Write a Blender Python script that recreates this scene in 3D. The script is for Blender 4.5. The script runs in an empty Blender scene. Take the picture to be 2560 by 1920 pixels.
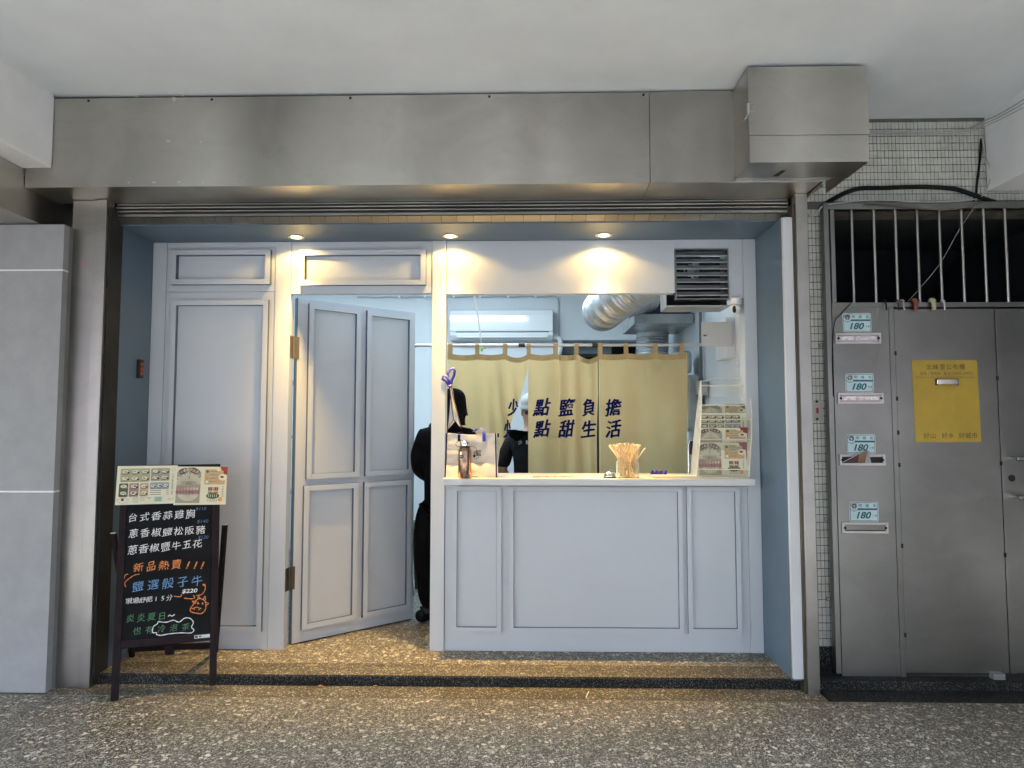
import bpy, bmesh, math, random
from mathutils import Vector, Matrix, noise
random.seed(7)
scene = bpy.context.scene
COL = scene.collection
R = math.radians

# ---------------------------------------------------------------- camera
CAMZ, PITCH, YAW, FPX = 1.5, R(3.5), R(1.27), 1707.0
cd = bpy.data.cameras.new('camera'); cam = bpy.data.objects.new('camera', cd); COL.objects.link(cam)
cam.location = (0, 0, CAMZ); cam.rotation_euler = (math.pi/2 + PITCH, 0, YAW)
cd.sensor_width = 36.0; cd.lens = 36.0*FPX/2560.0; cd.clip_start = 0.05; cd.clip_end = 400
scene.camera = cam

# ---------------------------------------------------------------- world, sun, exposure
world = bpy.data.worlds.new('World'); scene.world = world; world.use_nodes = True
wn = world.node_tree; wn.nodes.clear()
wo = wn.nodes.new('ShaderNodeOutputWorld'); wb = wn.nodes.new('ShaderNodeBackground'); ws = wn.nodes.new('ShaderNodeTexSky')
ws.sky_type = 'NISHITA'; ws.sun_disc = False; ws.sun_elevation = R(52); ws.sun_rotation = R(200)
ws.air_density = 1.0; ws.dust_density = 1.5; ws.ozone_density = 1.0
wb.inputs['Strength'].default_value = 0.15
wn.links.new(ws.outputs[0], wb.inputs['Color']); wn.links.new(wb.outputs[0], wo.inputs['Surface'])
sd = bpy.data.lights.new('sun', 'SUN'); sun = bpy.data.objects.new('sun', sd); COL.objects.link(sun)
sd.energy = 1.1; sd.angle = R(12); sd.color = (1.0, 0.98, 0.95)
# Nishita sun_rotation is measured clockwise from +Y: direction towards the sun
_az, _el = R(200), R(52)
sdir = Vector((math.sin(_az)*math.cos(_el), math.cos(_az)*math.cos(_el), math.sin(_el)))
sun.rotation_euler = sdir.to_track_quat('Z', 'Y').to_euler()
scene.view_settings.view_transform = 'Standard'; scene.view_settings.look = 'None'
scene.view_settings.exposure = 4.3; scene.view_settings.gamma = 1.0
scene.view_settings.use_curve_mapping = False

# ---------------------------------------------------------------- measuring helpers (photo position -> point on a real plane)
S = 2560/2212
fw = Vector((-math.sin(YAW)*math.cos(PITCH), math.cos(YAW)*math.cos(PITCH), math.sin(PITCH)))
rt = Vector((math.cos(YAW), math.sin(YAW), 0)); upv = rt.cross(fw)
CP = Vector((0, 0, CAMZ))
def ray(x, y): return fw + rt*((x*S-1280)/FPX) + upv*((960-y*S)/FPX)
def W(x, y, Y):
    d = ray(x, y); t = Y/d.y; return (d.x*t, CAMZ+d.z*t)
def F(x, y, z=0.0):
    d = ray(x, y); t = (z-CAMZ)/d.z; return (d.x*t, d.y*t)

# ---------------------------------------------------------------- materials
MATS = {}
def nt(name):
    m = bpy.data.materials.new(name); m.use_nodes = True
    t = m.node_tree; b = t.nodes['Principled BSDF']; MATS[name] = m
    return m, t, b
def node(t, typ, **kw):
    n = t.nodes.new(typ)
    for k, v in kw.items():
        if hasattr(n, k): setattr(n, k, v)
        else: n.inputs[k].default_value = v
    return n
def coords(t, sc=(1, 1, 1), world_pos=False):
    mp = t.nodes.new('ShaderNodeMapping'); mp.inputs['Scale'].default_value = sc
    if world_pos:
        g = t.nodes.new('ShaderNodeNewGeometry'); t.links.new(g.outputs['Position'], mp.inputs['Vector'])
    else:
        g = t.nodes.new('ShaderNodeTexCoord'); t.links.new(g.outputs['Object'], mp.inputs['Vector'])
    return mp.outputs[0]
def ramp(t, fac, stops):
    r = t.nodes.new('ShaderNodeValToRGB'); el = r.color_ramp.elements
    while len(el) < len(stops): el.new(0.5)
    for e, (p, c) in zip(el, stops):
        e.position = p; e.color = (c[0], c[1], c[2], 1) if isinstance(c, tuple) else (c, c, c, 1)
    t.links.new(fac, r.inputs[0]); return r.outputs[0]
def mixc(t, fac, a, b, mode='MIX'):
    m = t.nodes.new('ShaderNodeMix'); m.data_type = 'RGBA'; m.blend_type = mode
    for sock, v in ((0, fac), (6, a), (7, b)):
        if isinstance(v, (tuple, list)): m.inputs[sock].default_value = (v[0], v[1], v[2], 1)
        elif isinstance(v, (int, float)): m.inputs[sock].default_value = v
        else: t.links.new(v, m.inputs[sock])
    return m.outputs[2]
def bump(t, b, h, strength=0.2, dist=0.01):
    n = t.nodes.new('ShaderNodeBump'); n.inputs['Strength'].default_value = strength; n.inputs['Distance'].default_value = dist
    t.links.new(h, n.inputs['Height']); t.links.new(n.outputs[0], b.inputs['Normal'])
def paint(name, c, rough=0.5, var=0.06, metal=0.0, bmp=0.05, scale=3.0, spec=0.5, alpha=None):
    """a plain painted, printed or moulded surface: slight tone and gloss variation"""
    if name in MATS: return MATS[name]
    m, t, b = nt(name); co = coords(t, world_pos=True)
    n = node(t, 'ShaderNodeTexNoise', Scale=scale, Detail=6.0, Roughness=0.6); t.links.new(co, n.inputs['Vector'])
    lo = tuple(max(0, x*(1-var)) for x in c); hi = tuple(min(1, x*(1+var)) for x in c)
    t.links.new(ramp(t, n.outputs[0], [(0.3, lo), (0.7, hi)]), b.inputs['Base Color'])
    t.links.new(ramp(t, n.outputs[0], [(0.3, min(1, rough*1.12)), (0.7, rough*0.9)]), b.inputs['Roughness'])
    b.inputs['Metallic'].default_value = metal; b.inputs['Specular IOR Level'].default_value = spec
    if bmp:
        n2 = node(t, 'ShaderNodeTexNoise', Scale=scale*40, Detail=3.0); t.links.new(co, n2.inputs['Vector'])
        bump(t, b, n2.outputs[0], bmp, 0.002)
    return m
def steel(name, c=(0.52, 0.51, 0.49), rough=0.3, refl_band=0.35, stretch=(1.6, 1.6, 0.35), aniso=0.0, tint=None):
    m, t, b = nt(name); co = coords(t, stretch, True); co2 = coords(t, (1, 1, 1), True)
    n = node(t, 'ShaderNodeTexNoise', Scale=1.1, Detail=1.5, Roughness=0.5, Distortion=0.2); t.links.new(co, n.inputs['Vector'])
    s = node(t, 'ShaderNodeTexNoise', Scale=9.0, Detail=8.0, Roughness=0.7); t.links.new(co2, s.inputs['Vector'])
    v = node(t, 'ShaderNodeTexVoronoi', Scale=22.0); t.links.new(co2, v.inputs['Vector'])
    lo = tuple(x*(1-refl_band) for x in c)
    base = ramp(t, n.outputs[0], [(0.36, lo), (0.64, c)])  # broad tone bands in the colour imitate the steel's streaky reflections
    stain = ramp(t, s.outputs[0], [(0.62, (1, 1, 1)), (0.76, (0.86, 0.85, 0.84))])
    base = mixc(t, 1.0, base, stain, 'MULTIPLY')
    spots = ramp(t, v.outputs['Distance'], [(0.03, (0.6, 0.59, 0.57)), (0.06, (1, 1, 1))])
    base = mixc(t, 1.0, base, spots, 'MULTIPLY')
    sm = node(t, 'ShaderNodeTexNoise', Scale=2.6, Detail=6.0, Roughness=0.62, Distortion=0.8); t.links.new(coords(t, (1.0, 1.0, 1.3), True), sm.inputs['Vector'])
    base = mixc(t, 1.0, base, ramp(t, sm.outputs[0], [(0.38, (0.91, 0.91, 0.91)), (0.62, (1.03, 1.03, 1.03))]), 'MULTIPLY')
    t.links.new(base, b.inputs['Base Color']); b.inputs['Metallic'].default_value = 1.0
    mr = t.nodes.new('ShaderNodeMath'); mr.operation = 'MULTIPLY_ADD'
    t.links.new(s.outputs[0], mr.inputs[0]); mr.inputs[1].default_value = 0.12; mr.inputs[2].default_value = rough-0.06
    t.links.new(mr.outputs[0], b.inputs['Roughness'])
    cb = coords(t, (900, 900, 4), True)
    fb = node(t, 'ShaderNodeTexNoise', Scale=1.0, Detail=2.0); t.links.new(cb, fb.inputs['Vector'])
    bb = t.nodes.new('ShaderNodeBump'); bb.inputs['Strength'].default_value = 0.03; bb.inputs['Distance'].default_value = 0.0005
    t.links.new(fb.outputs[0], bb.inputs['Height'])
    wv = node(t, 'ShaderNodeTexNoise', Scale=1.3, Detail=1.0); t.links.new(co2, wv.inputs['Vector'])
    b2 = t.nodes.new('ShaderNodeBump'); b2.inputs['Strength'].default_value = 0.25; b2.inputs['Distance'].default_value = 0.02
    t.links.new(wv.outputs[0], b2.inputs['Height']); t.links.new(bb.outputs[0], b2.inputs['Normal']); t.links.new(b2.outputs[0], b.inputs['Normal'])
    return m
def terrazzo(name, big=44.0, small=112.0, share=0.26, pale=(0.63, 0.59, 0.48), grey=(0.235, 0.22, 0.17), matrix=(0.050, 0.047, 0.038), rough=0.42):
    m, t, b = nt(name); co = coords(t, (1, 1.0, 1), True)
    dn = node(t, 'ShaderNodeTexNoise', Scale=26.0, Detail=2.0); t.links.new(co, dn.inputs['Vector'])
    add = t.nodes.new('ShaderNodeMixRGB'); add.blend_type = 'LINEAR_LIGHT'; add.inputs[0].default_value = 0.012
    t.links.new(co, add.inputs[1]); t.links.new(dn.outputs['Color'], add.inputs[2]); dco = add.outputs[0]
    def layer(scale, thr, edge):
        v = node(t, 'ShaderNodeTexVoronoi', Scale=scale, Randomness=1.0); t.links.new(dco, v.inputs['Vector'])
        e = node(t, 'ShaderNodeTexVoronoi', Scale=scale, Randomness=1.0); e.feature = 'DISTANCE_TO_EDGE'; t.links.new(dco, e.inputs['Vector'])
        sep = t.nodes.new('ShaderNodeSeparateColor'); t.links.new(v.outputs['Color'], sep.inputs[0])
        inside = ramp(t, e.outputs['Distance'], [(edge, 0.0), (edge+0.03, 1.0)])
        pick = ramp(t, sep.outputs[0], [(thr, 0.0), (thr+0.01, 1.0)])
        mu = t.nodes.new('ShaderNodeMath'); mu.operation = 'MULTIPLY'; t.links.new(inside, mu.inputs[0]); t.links.new(pick, mu.inputs[1])
        return mu.outputs[0], sep.outputs[1]
    f1, c1 = layer(big, 1-share, 0.12)
    f2, c2 = layer(small, 0.32, 0.09)
    f3, c3 = layer(small*2.0, 0.35, 0.10)
    col3 = ramp(t, c3, [(0.0, (0.13, 0.12, 0.105)), (0.6, grey), (1.0, pale)])
    col2 = ramp(t, c2, [(0.0, (0.10, 0.09, 0.08)), (0.35, grey), (0.7, tuple(x*0.8 for x in pale)), (1.0, pale)])
    col1 = ramp(t, c1, [(0.0, (0.16, 0.145, 0.125)), (0.12, grey), (0.35, tuple(x*0.85 for x in pale)), (1.0, tuple(min(1, x*1.25) for x in pale))])
    base = mixc(t, f3, matrix, col3); base = mixc(t, f2, base, col2); base = mixc(t, f1, base, col1)
    ln = node(t, 'ShaderNodeTexNoise', Scale=1.1, Detail=5.0, Roughness=0.6); t.links.new(co, ln.inputs['Vector'])
    base = mixc(t, 1.0, base, ramp(t, ln.outputs[0], [(0.35, (0.80, 0.79, 0.77)), (0.68, (1, 1, 1))]), 'MULTIPLY')
    t.links.new(base, b.inputs['Base Color'])
    rn = node(t, 'ShaderNodeTexNoise', Scale=5.0, Detail=5.0); t.links.new(co, rn.inputs['Vector'])
    t.links.new(ramp(t, rn.outputs[0], [(0.3, rough*0.85), (0.7, min(1, rough*1.3))]), b.inputs['Roughness'])
    bump(t, b, base, 0.12, 0.001); b.inputs['Specular IOR Level'].default_value = 0.3
    return m
def grit(name, lo, mid, hi, scale=150.0, rough=0.6):
    m, t, b = nt(name); co = coords(t, (1, 1, 1), True)
    v = node(t, 'ShaderNodeTexVoronoi', Scale=scale); t.links.new(co, v.inputs['Vector'])
    sep = t.nodes.new('ShaderNodeSeparateColor'); t.links.new(v.outputs['Color'], sep.inputs[0])
    n = node(t, 'ShaderNodeTexNoise', Scale=3.5, Detail=7.0, Roughness=0.65); t.links.new(coords(t, (0.6, 2.0, 2.0), True), n.inputs['Vector'])
    c = ramp(t, sep.outputs[0], [(0.0, lo), (0.55, mid), (0.86, mid), (0.93, hi)])
    c = mixc(t, 1.0, c, ramp(t, n.outputs[0], [(0.35, (0.55, 0.54, 0.52)), (0.65, (1, 1, 1))]), 'MULTIPLY')
    t.links.new(c, b.inputs['Base Color']); b.inputs['Roughness'].default_value = rough; b.inputs['Specular IOR Level'].default_value = 0.15
    bump(t, b, sep.outputs[0], 0.35, 0.002)
    return m
def emit(name, c, s):
    m, t, b = nt(name); b.inputs['Base Color'].default_value = (c[0], c[1], c[2], 1)
    b.inputs['Emission Color'].default_value = (c[0], c[1], c[2], 1); b.inputs['Emission Strength'].default_value = s
    return m
def clear_plastic(name, tint=(0.9, 0.88, 0.82), opa=0.28, rough=0.15):
    m, t, b = nt(name); out = t.nodes['Material Output']
    tr = node(t, 'ShaderNodeBsdfTransparent'); tr.inputs[0].default_value = (0.97, 0.97, 0.95, 1)
    b.inputs['Base Color'].default_value = (tint[0], tint[1], tint[2], 1); b.inputs['Roughness'].default_value = rough
    mx = t.nodes.new('ShaderNodeMixShader')
    fr = t.nodes.new('ShaderNodeLayerWeight'); fr.inputs[0].default_value = 0.25
    mm = t.nodes.new('ShaderNodeMath'); mm.operation = 'ADD'; mm.inputs[1].default_value = opa
    t.links.new(fr.outputs['Facing'], mm.inputs[0]); mm.use_clamp = True
    t.links.new(mm.outputs[0], mx.inputs[0]); t.links.new(tr.outputs[0], mx.inputs[1]); t.links.new(b.outputs[0], mx.inputs[2])
    t.links.new(mx.outputs[0], out.inputs['Surface'])
    return m

M_ceil = paint('ceiling_paint', (0.71, 0.755, 0.795), 0.75, 0.07, scale=1.6, bmp=0.2)
M_beam = paint('beam_paint', (0.80, 0.82, 0.83), 0.7, 0.05, scale=4.0, bmp=0.2)
M_panel = paint('panel_laminate', (0.565, 0.61, 0.652), 0.42, 0.02, scale=2.0, bmp=0.04)
M_edge = paint('slate_edge_band', (0.10, 0.135, 0.20), 0.5, 0.04)
M_blue = paint('alcove_slate_blue', (0.098, 0.150, 0.210), 0.42, 0.03, scale=2.0, bmp=0.04)
M_trim = paint('white_trim', (0.58, 0.60, 0.62), 0.45, 0.03)
M_steel = steel('brushed_steel', (0.64, 0.62, 0.57), 0.345, 0.40, (1.5, 1.5, 0.18))
M_soffit = steel('soffit_steel', (0.74, 0.70, 0.62), 0.36, 0.3, (1.4, 1.4, 0.3))
M_steel_d = steel('worn_gate_steel', (0.315, 0.322, 0.305), 0.38, 0.30, (1.2, 1.2, 0.7))
M_steel_b = steel('bright_steel', (0.55, 0.54, 0.51), 0.30, 0.25)
M_dark = paint('dark_gap', (0.02, 0.019, 0.018), 0.8, 0.3)
M_bronze = paint('bronze_guide', (0.14, 0.12, 0.09), 0.4, 0.2, metal=0.8)
M_terr = terrazzo('chip_terrazzo')
M_sand = grit('sandy_terrazzo', (0.06, 0.055, 0.045), (0.165, 0.155, 0.125), (0.60, 0.56, 0.46))
M_black = grit('black_terrazzo', (0.008, 0.009, 0.0095), (0.022, 0.023, 0.023), (0.20, 0.20, 0.19), 300.0, 0.5)
M_brass = paint('brass_strip', (0.30, 0.25, 0.15), 0.45, 0.2, metal=0.7)
M_tile = paint('mosaic_tile', (0.54, 0.55, 0.50), 0.25, 0.16, scale=9.0, bmp=0.02)
M_grout = paint('grout', (0.13, 0.125, 0.11), 0.9, 0.25, scale=8)
M_pillar = paint('grey_stone_tile', (0.30, 0.305, 0.31), 0.5, 0.09, scale=7.0, bmp=0.1)
M_white = paint('white_plastic', (0.78, 0.79, 0.80), 0.3, 0.02)
M_gloss = paint('gloss_white_plastic', (0.80, 0.82, 0.84), 0.08, 0.01, bmp=0)
M_wallin = paint('shop_wall_paint', (0.66, 0.70, 0.73), 0.6, 0.04, scale=1.5, bmp=0.2)
M_blk = paint('black_cloth', (0.005, 0.005, 0.006), 0.9, 0.3, scale=12, bmp=0.6, spec=0.1)
M_blk2 = paint('dark_jersey', (0.016, 0.017, 0.021), 0.85, 0.3, scale=14, bmp=0.6, spec=0.12)
M_blkpl = paint('black_plastic', (0.016, 0.016, 0.017), 0.4, 0.2)
M_skin = paint('skin', (0.42, 0.25, 0.17), 0.55, 0.1)
M_hair = paint('black_hair', (0.012, 0.01, 0.009), 0.5, 0.3, scale=60, bmp=0.5)
M_cap = paint('white_cap_cloth', (0.42, 0.44, 0.45), 0.85, 0.15, scale=20, bmp=0.8)
M_wood = paint('dark_stained_wood', (0.014, 0.008, 0.009), 0.5, 0.35, scale=16, spec=0.15)
M_chalk = paint('chalkboard', (0.008, 0.0085, 0.0095), 0.6, 0.2, scale=10, spec=0.12)
M_navy = paint('navy_print', (0.007, 0.008, 0.085), 0.8, 0.12, spec=0.1)
M_ribbon = paint('blue_webbing', (0.035, 0.04, 0.40), 0.55, 0.2, scale=40, bmp=0.4)
M_bag = paint('bag_laminate', (0.62, 0.61, 0.56), 0.25, 0.05, scale=14, bmp=0.5)
M_bag_g = paint('bag_grey_lining', (0.33, 0.34, 0.36), 0.3, 0.1)
M_paper = paint('cream_paper', (0.72, 0.70, 0.52), 0.55, 0.03)
M_cream = paint('cream_frame', (0.74, 0.68, 0.52), 0.4, 0.05)
M_bamboo = paint('bamboo', (0.74, 0.60, 0.38), 0.5, 0.2, scale=50)
M_acr = clear_plastic('clear_acrylic', opa=0.06)
M_acr_cup = clear_plastic('clear_cup_acrylic', opa=0.0, rough=0.05)
M_foil = paint('duct_foil', (0.50, 0.52, 0.53), 0.42, 0.1, metal=0.85, scale=25, bmp=0.1)
M_galv = paint('galvanised_sheet', (0.42, 0.44, 0.44), 0.4, 0.2, metal=0.7, scale=6)
M_hood = paint('navy_enamel', (0.01, 0.015, 0.07), 0.3, 0.1)
M_sign = paint('yellow_board', (0.42, 0.29, 0.032), 0.4, 0.09, scale=8)
M_chrome = paint('chrome', (0.75, 0.74, 0.72), 0.1, 0.05, metal=1.0, bmp=0)
M_copper = paint('copper_steel', (0.42, 0.27, 0.19), 0.2, 0.12, metal=1.0, bmp=0.03)
M_cable = paint('black_cable', (0.010, 0.010, 0.010), 0.6, 0.2, spec=0.2)
M_cablew = paint('pale_cable', (0.42, 0.43, 0.43), 0.5, 0.15)
M_lampglow = emit('lamp_glow', (1.0, 0.82, 0.55), 1.0)
M_tube = emit('tube_glow', (0.80, 0.93, 1.0), 1.2)
C = {}
def ink(key, rgb, rough=0.6):
    if key not in C: C[key] = paint('ink_'+key, rgb, rough, 0.08, scale=30, bmp=0)
    return C[key]
ink('white', (0.80, 0.82, 0.82)); ink('orange', (0.78, 0.27, 0.07)); ink('blue', (0.16, 0.36, 0.66)); ink('green', (0.07, 0.24, 0.12))
ink('dim_blue', (0.13, 0.20, 0.36)); ink('brown', (0.13, 0.07, 0.06)); ink('dark', (0.04, 0.035, 0.03)); ink('tan', (0.50, 0.40, 0.22))
ink('olive', (0.42, 0.41, 0.24)); ink('khaki', (0.34, 0.33, 0.24)); ink('forest', (0.06, 0.11, 0.06)); ink('rose', (0.36, 0.22, 0.20))
ink('slate', (0.28, 0.34, 0.38)); ink('red', (0.33, 0.03, 0.03)); ink('cream', (0.74, 0.70, 0.52)); ink('yellow', (0.62, 0.42, 0.06))
ink('teal', (0.005, 0.11, 0.13)); ink('plate', (0.50, 0.66, 0.70)); ink('soft_orange', (0.66, 0.36, 0.12)); ink('mint', (0.42, 0.58, 0.46))
ink('plate_white', (0.66, 0.74, 0.75)); ink('gold', (0.55, 0.36, 0.08)); ink('navy', (0.012, 0.014, 0.13)); ink('maroon', (0.22, 0.05, 0.04))

# ---------------------------------------------------------------- object helpers
WL = {}
def reg(o, loc): WL[o.name] = Vector(loc); return o
def thing(name, label, cat, loc=(0, 0, 0), group=None):
    o = bpy.data.objects.new(name, None); COL.objects.link(o); o.location = loc; o.empty_display_size = 0.05
    o['label'] = label; o['category'] = cat
    if group: o['group'] = group
    return reg(o, loc)
def tag(o, label, cat, group=None):
    o['label'] = label; o['category'] = cat
    if group: o['group'] = group
    return o
def struct(o, label=None):
    o['kind'] = 'structure'
    if label: o['label'] = label
    return o
class MB:
    def __init__(s): s.v = []; s.f = []; s.mi = []; s.m = 0
    def mat(s, i): s.m = i; return s
    def add(s, vs, fs):
        b = len(s.v); s.v += [Vector(x) for x in vs]; s.f += [tuple(b+i for i in q) for q in fs]; s.mi += [s.m]*len(fs); return s
    def box(s, x0, x1, y0, y1, z0, z1):
        vs = [(x0, y0, z0), (x1, y0, z0), (x1, y1, z0), (x0, y1, z0), (x0, y0, z1), (x1, y0, z1), (x1, y1, z1), (x0, y1, z1)]
        return s.add(vs, [(0, 3, 2, 1), (4, 5, 6, 7), (0, 1, 5, 4), (1, 2, 6, 5), (2, 3, 7, 6), (3, 0, 4, 7)])
    def obox(s, o, U, V, N, u0, u1, v0, v1, n0, n1):
        vs = [o+U*u+V*v+N*n for (u, v, n) in [(u0, v0, n0), (u1, v0, n0), (u1, v0, n1), (u0, v0, n1), (u0, v1, n0), (u1, v1, n0), (u1, v1, n1), (u0, v1, n1)]]
        return s.add(vs, [(0, 3, 2, 1), (4, 5, 6, 7), (0, 1, 5, 4), (1, 2, 6, 5), (2, 3, 7, 6), (3, 0, 4, 7)])
    def tube(s, pts, r, n=10, cap=True):
        pts = [Vector(p) for p in pts]; rs = r if isinstance(r, (list, tuple)) else [r]*len(pts)
        b = len(s.v); prev = None
        for i, p in enumerate(pts):
            d = (pts[min(i+1, len(pts)-1)]-pts[max(i-1, 0)]).normalized()
            if prev is None:
                a = Vector((0, 0, 1)) if abs(d.z) < 0.9 else Vector((1, 0, 0)); u = d.cross(a).normalized()
            else: u = (prev-d*prev.dot(d)).normalized()
            w = d.cross(u); prev = u
            for k in range(n):
                an = 2*math.pi*k/n; s.v.append(p+(u*math.cos(an)+w*math.sin(an))*rs[i])
        for i in range(len(pts)-1):
            for k in range(n):
                s.f.append((b+i*n+k, b+i*n+(k+1) % n, b+(i+1)*n+(k+1) % n, b+(i+1)*n+k)); s.mi.append(s.m)
        if cap:
            s.f.append(tuple(b+k for k in reversed(range(n)))); s.f.append(tuple(b+(len(pts)-1)*n+k for k in range(n))); s.mi += [s.m]*2
        return s
    def lathe(s, c, prof, n=24, axis='Z'):
        b = len(s.v); c = Vector(c)
        for (r, z) in prof:
            for k in range(n):
                an = 2*math.pi*k/n; x, y = r*math.cos(an), r*math.sin(an)
                s.v.append(c+(Vector((x, y, z)) if axis == 'Z' else Vector((x, z, y)) if axis == 'Y' else Vector((z, x, y))))
        for i in range(len(prof)-1):
            for k in range(n):
                s.f.append((b+i*n+k, b+i*n+(k+1) % n, b+(i+1)*n+(k+1) % n, b+(i+1)*n+k)); s.mi.append(s.m)
        s.f.append(tuple(b+k for k in reversed(range(n)))); s.f.append(tuple(b+(len(prof)-1)*n+k for k in range(n))); s.mi += [s.m]*2
        return s
    def frame(s, x0, x1, z0, z1, w, y0, y1):
        """rectangular moulding of width w in the XZ plane, mitre-free butt joints"""
        s.box(x0, x0+w, y0, y1, z0, z1); s.box(x1-w, x1, y0, y1, z0, z1)
        s.box(x0+w, x1-w, y0, y1, z1-w, z1); s.box(x0+w, x1-w, y0, y1, z0, z0+w); return s
    def ball(s, c, r, n=14, m=9, sq=(1, 1, 1)):
        prof = []
        b = len(s.v); c = Vector(c)
        for i in range(m+1):
            th = math.pi*i/m
            for k in range(n):
                an = 2*math.pi*k/n; s.v.append(c+Vector((r*sq[0]*math.sin(th)*math.cos(an), r*sq[1]*math.sin(th)*math.sin(an), r*sq[2]*math.cos(th))))
        for i in range(m):
            for k in range(n):
                s.f.append((b+i*n+k, b+(i+1)*n+k, b+(i+1)*n+(k+1) % n, b+i*n+(k+1) % n)); s.mi.append(s.m)
        return s
    def build(s, name, mats, parent=None, smooth=False, bev=0.0, loc=None):
        base = WL[parent.name] if parent is not None else Vector((0, 0, 0))
        org = Vector(loc) if loc is not None else base
        me = bpy.data.meshes.new(name); me.from_pydata([v-org for v in s.v], [], s.f)
        ml = mats if isinstance(mats, (list, tuple)) else [mats]
        for m in ml: me.materials.append(m)
        if len(ml) > 1:
            for p, i in zip(me.polygons, s.mi): p.material_index = i
        bm = bmesh.new(); bm.from_mesh(me); bmesh.ops.recalc_face_normals(bm, faces=bm.faces)
        if smooth:
            bmesh.ops.remove_doubles(bm, verts=bm.verts, dist=1e-5)
        bm.to_mesh(me); bm.free()
        if smooth:
            for p in me.polygons: p.use_smooth = True
            me.set_sharp_from_angle(angle=R(40))
        o = bpy.data.objects.new(name, me); COL.objects.link(o)
        if parent is not None: o.parent = parent
        o.location = org-base; reg(o, org)
        if bev:
            md = o.modifiers.new('bevel', 'BEVEL'); md.width = bev; md.segments = 2; md.limit_method = 'ANGLE'; md.harden_normals = False
        return o
def bx(name, mat, parent, x0, x1, y0, y1, z0, z1, bev=0.0): return MB().box(x0, x1, y0, y1, z0, z1).build(name, mat, parent, bev=bev)
def piece(name, mesh, loc, parent, world=True):
    """one more object that shares a mesh; loc is where its origin stands in the world"""
    o = bpy.data.objects.new(name, mesh); COL.objects.link(o); o.parent = parent; o.location = Vector(loc)-WL[parent.name]; reg(o, loc); return o

# text glyphs as flat meshes ---------------------------------------------------
_tc = {}
def glyphs(body, offset=0.0, shear=0.0):
    k = (body, offset, shear)
    if k in _tc: return _tc[k]
    c = bpy.data.curves.new('glyph', 'FONT'); c.body = body; c.size = 1.0; c.offset = offset; c.shear = shear; c.resolution_u = 3
    o = bpy.data.objects.new('glyph', c); COL.objects.link(o)
    dg = bpy.context.evaluated_depsgraph_get(); me = bpy.data.meshes.new_from_object(o.evaluated_get(dg))
    vs = [(v.co.x, v.co.y) for v in me.vertices]; fs = [tuple(p.vertices) for p in me.polygons]
    bpy.data.objects.remove(o); bpy.data.curves.remove(c); bpy.data.meshes.remove(me)
    if vs:
        x0 = min(v[0] for v in vs); x1 = max(v[0] for v in vs); y0 = min(v[1] for v in vs); y1 = max(v[1] for v in vs)
    else: x0 = x1 = y0 = y1 = 0
    _tc[k] = (vs, fs, (x0, x1, y0, y1)); return _tc[k]
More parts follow.
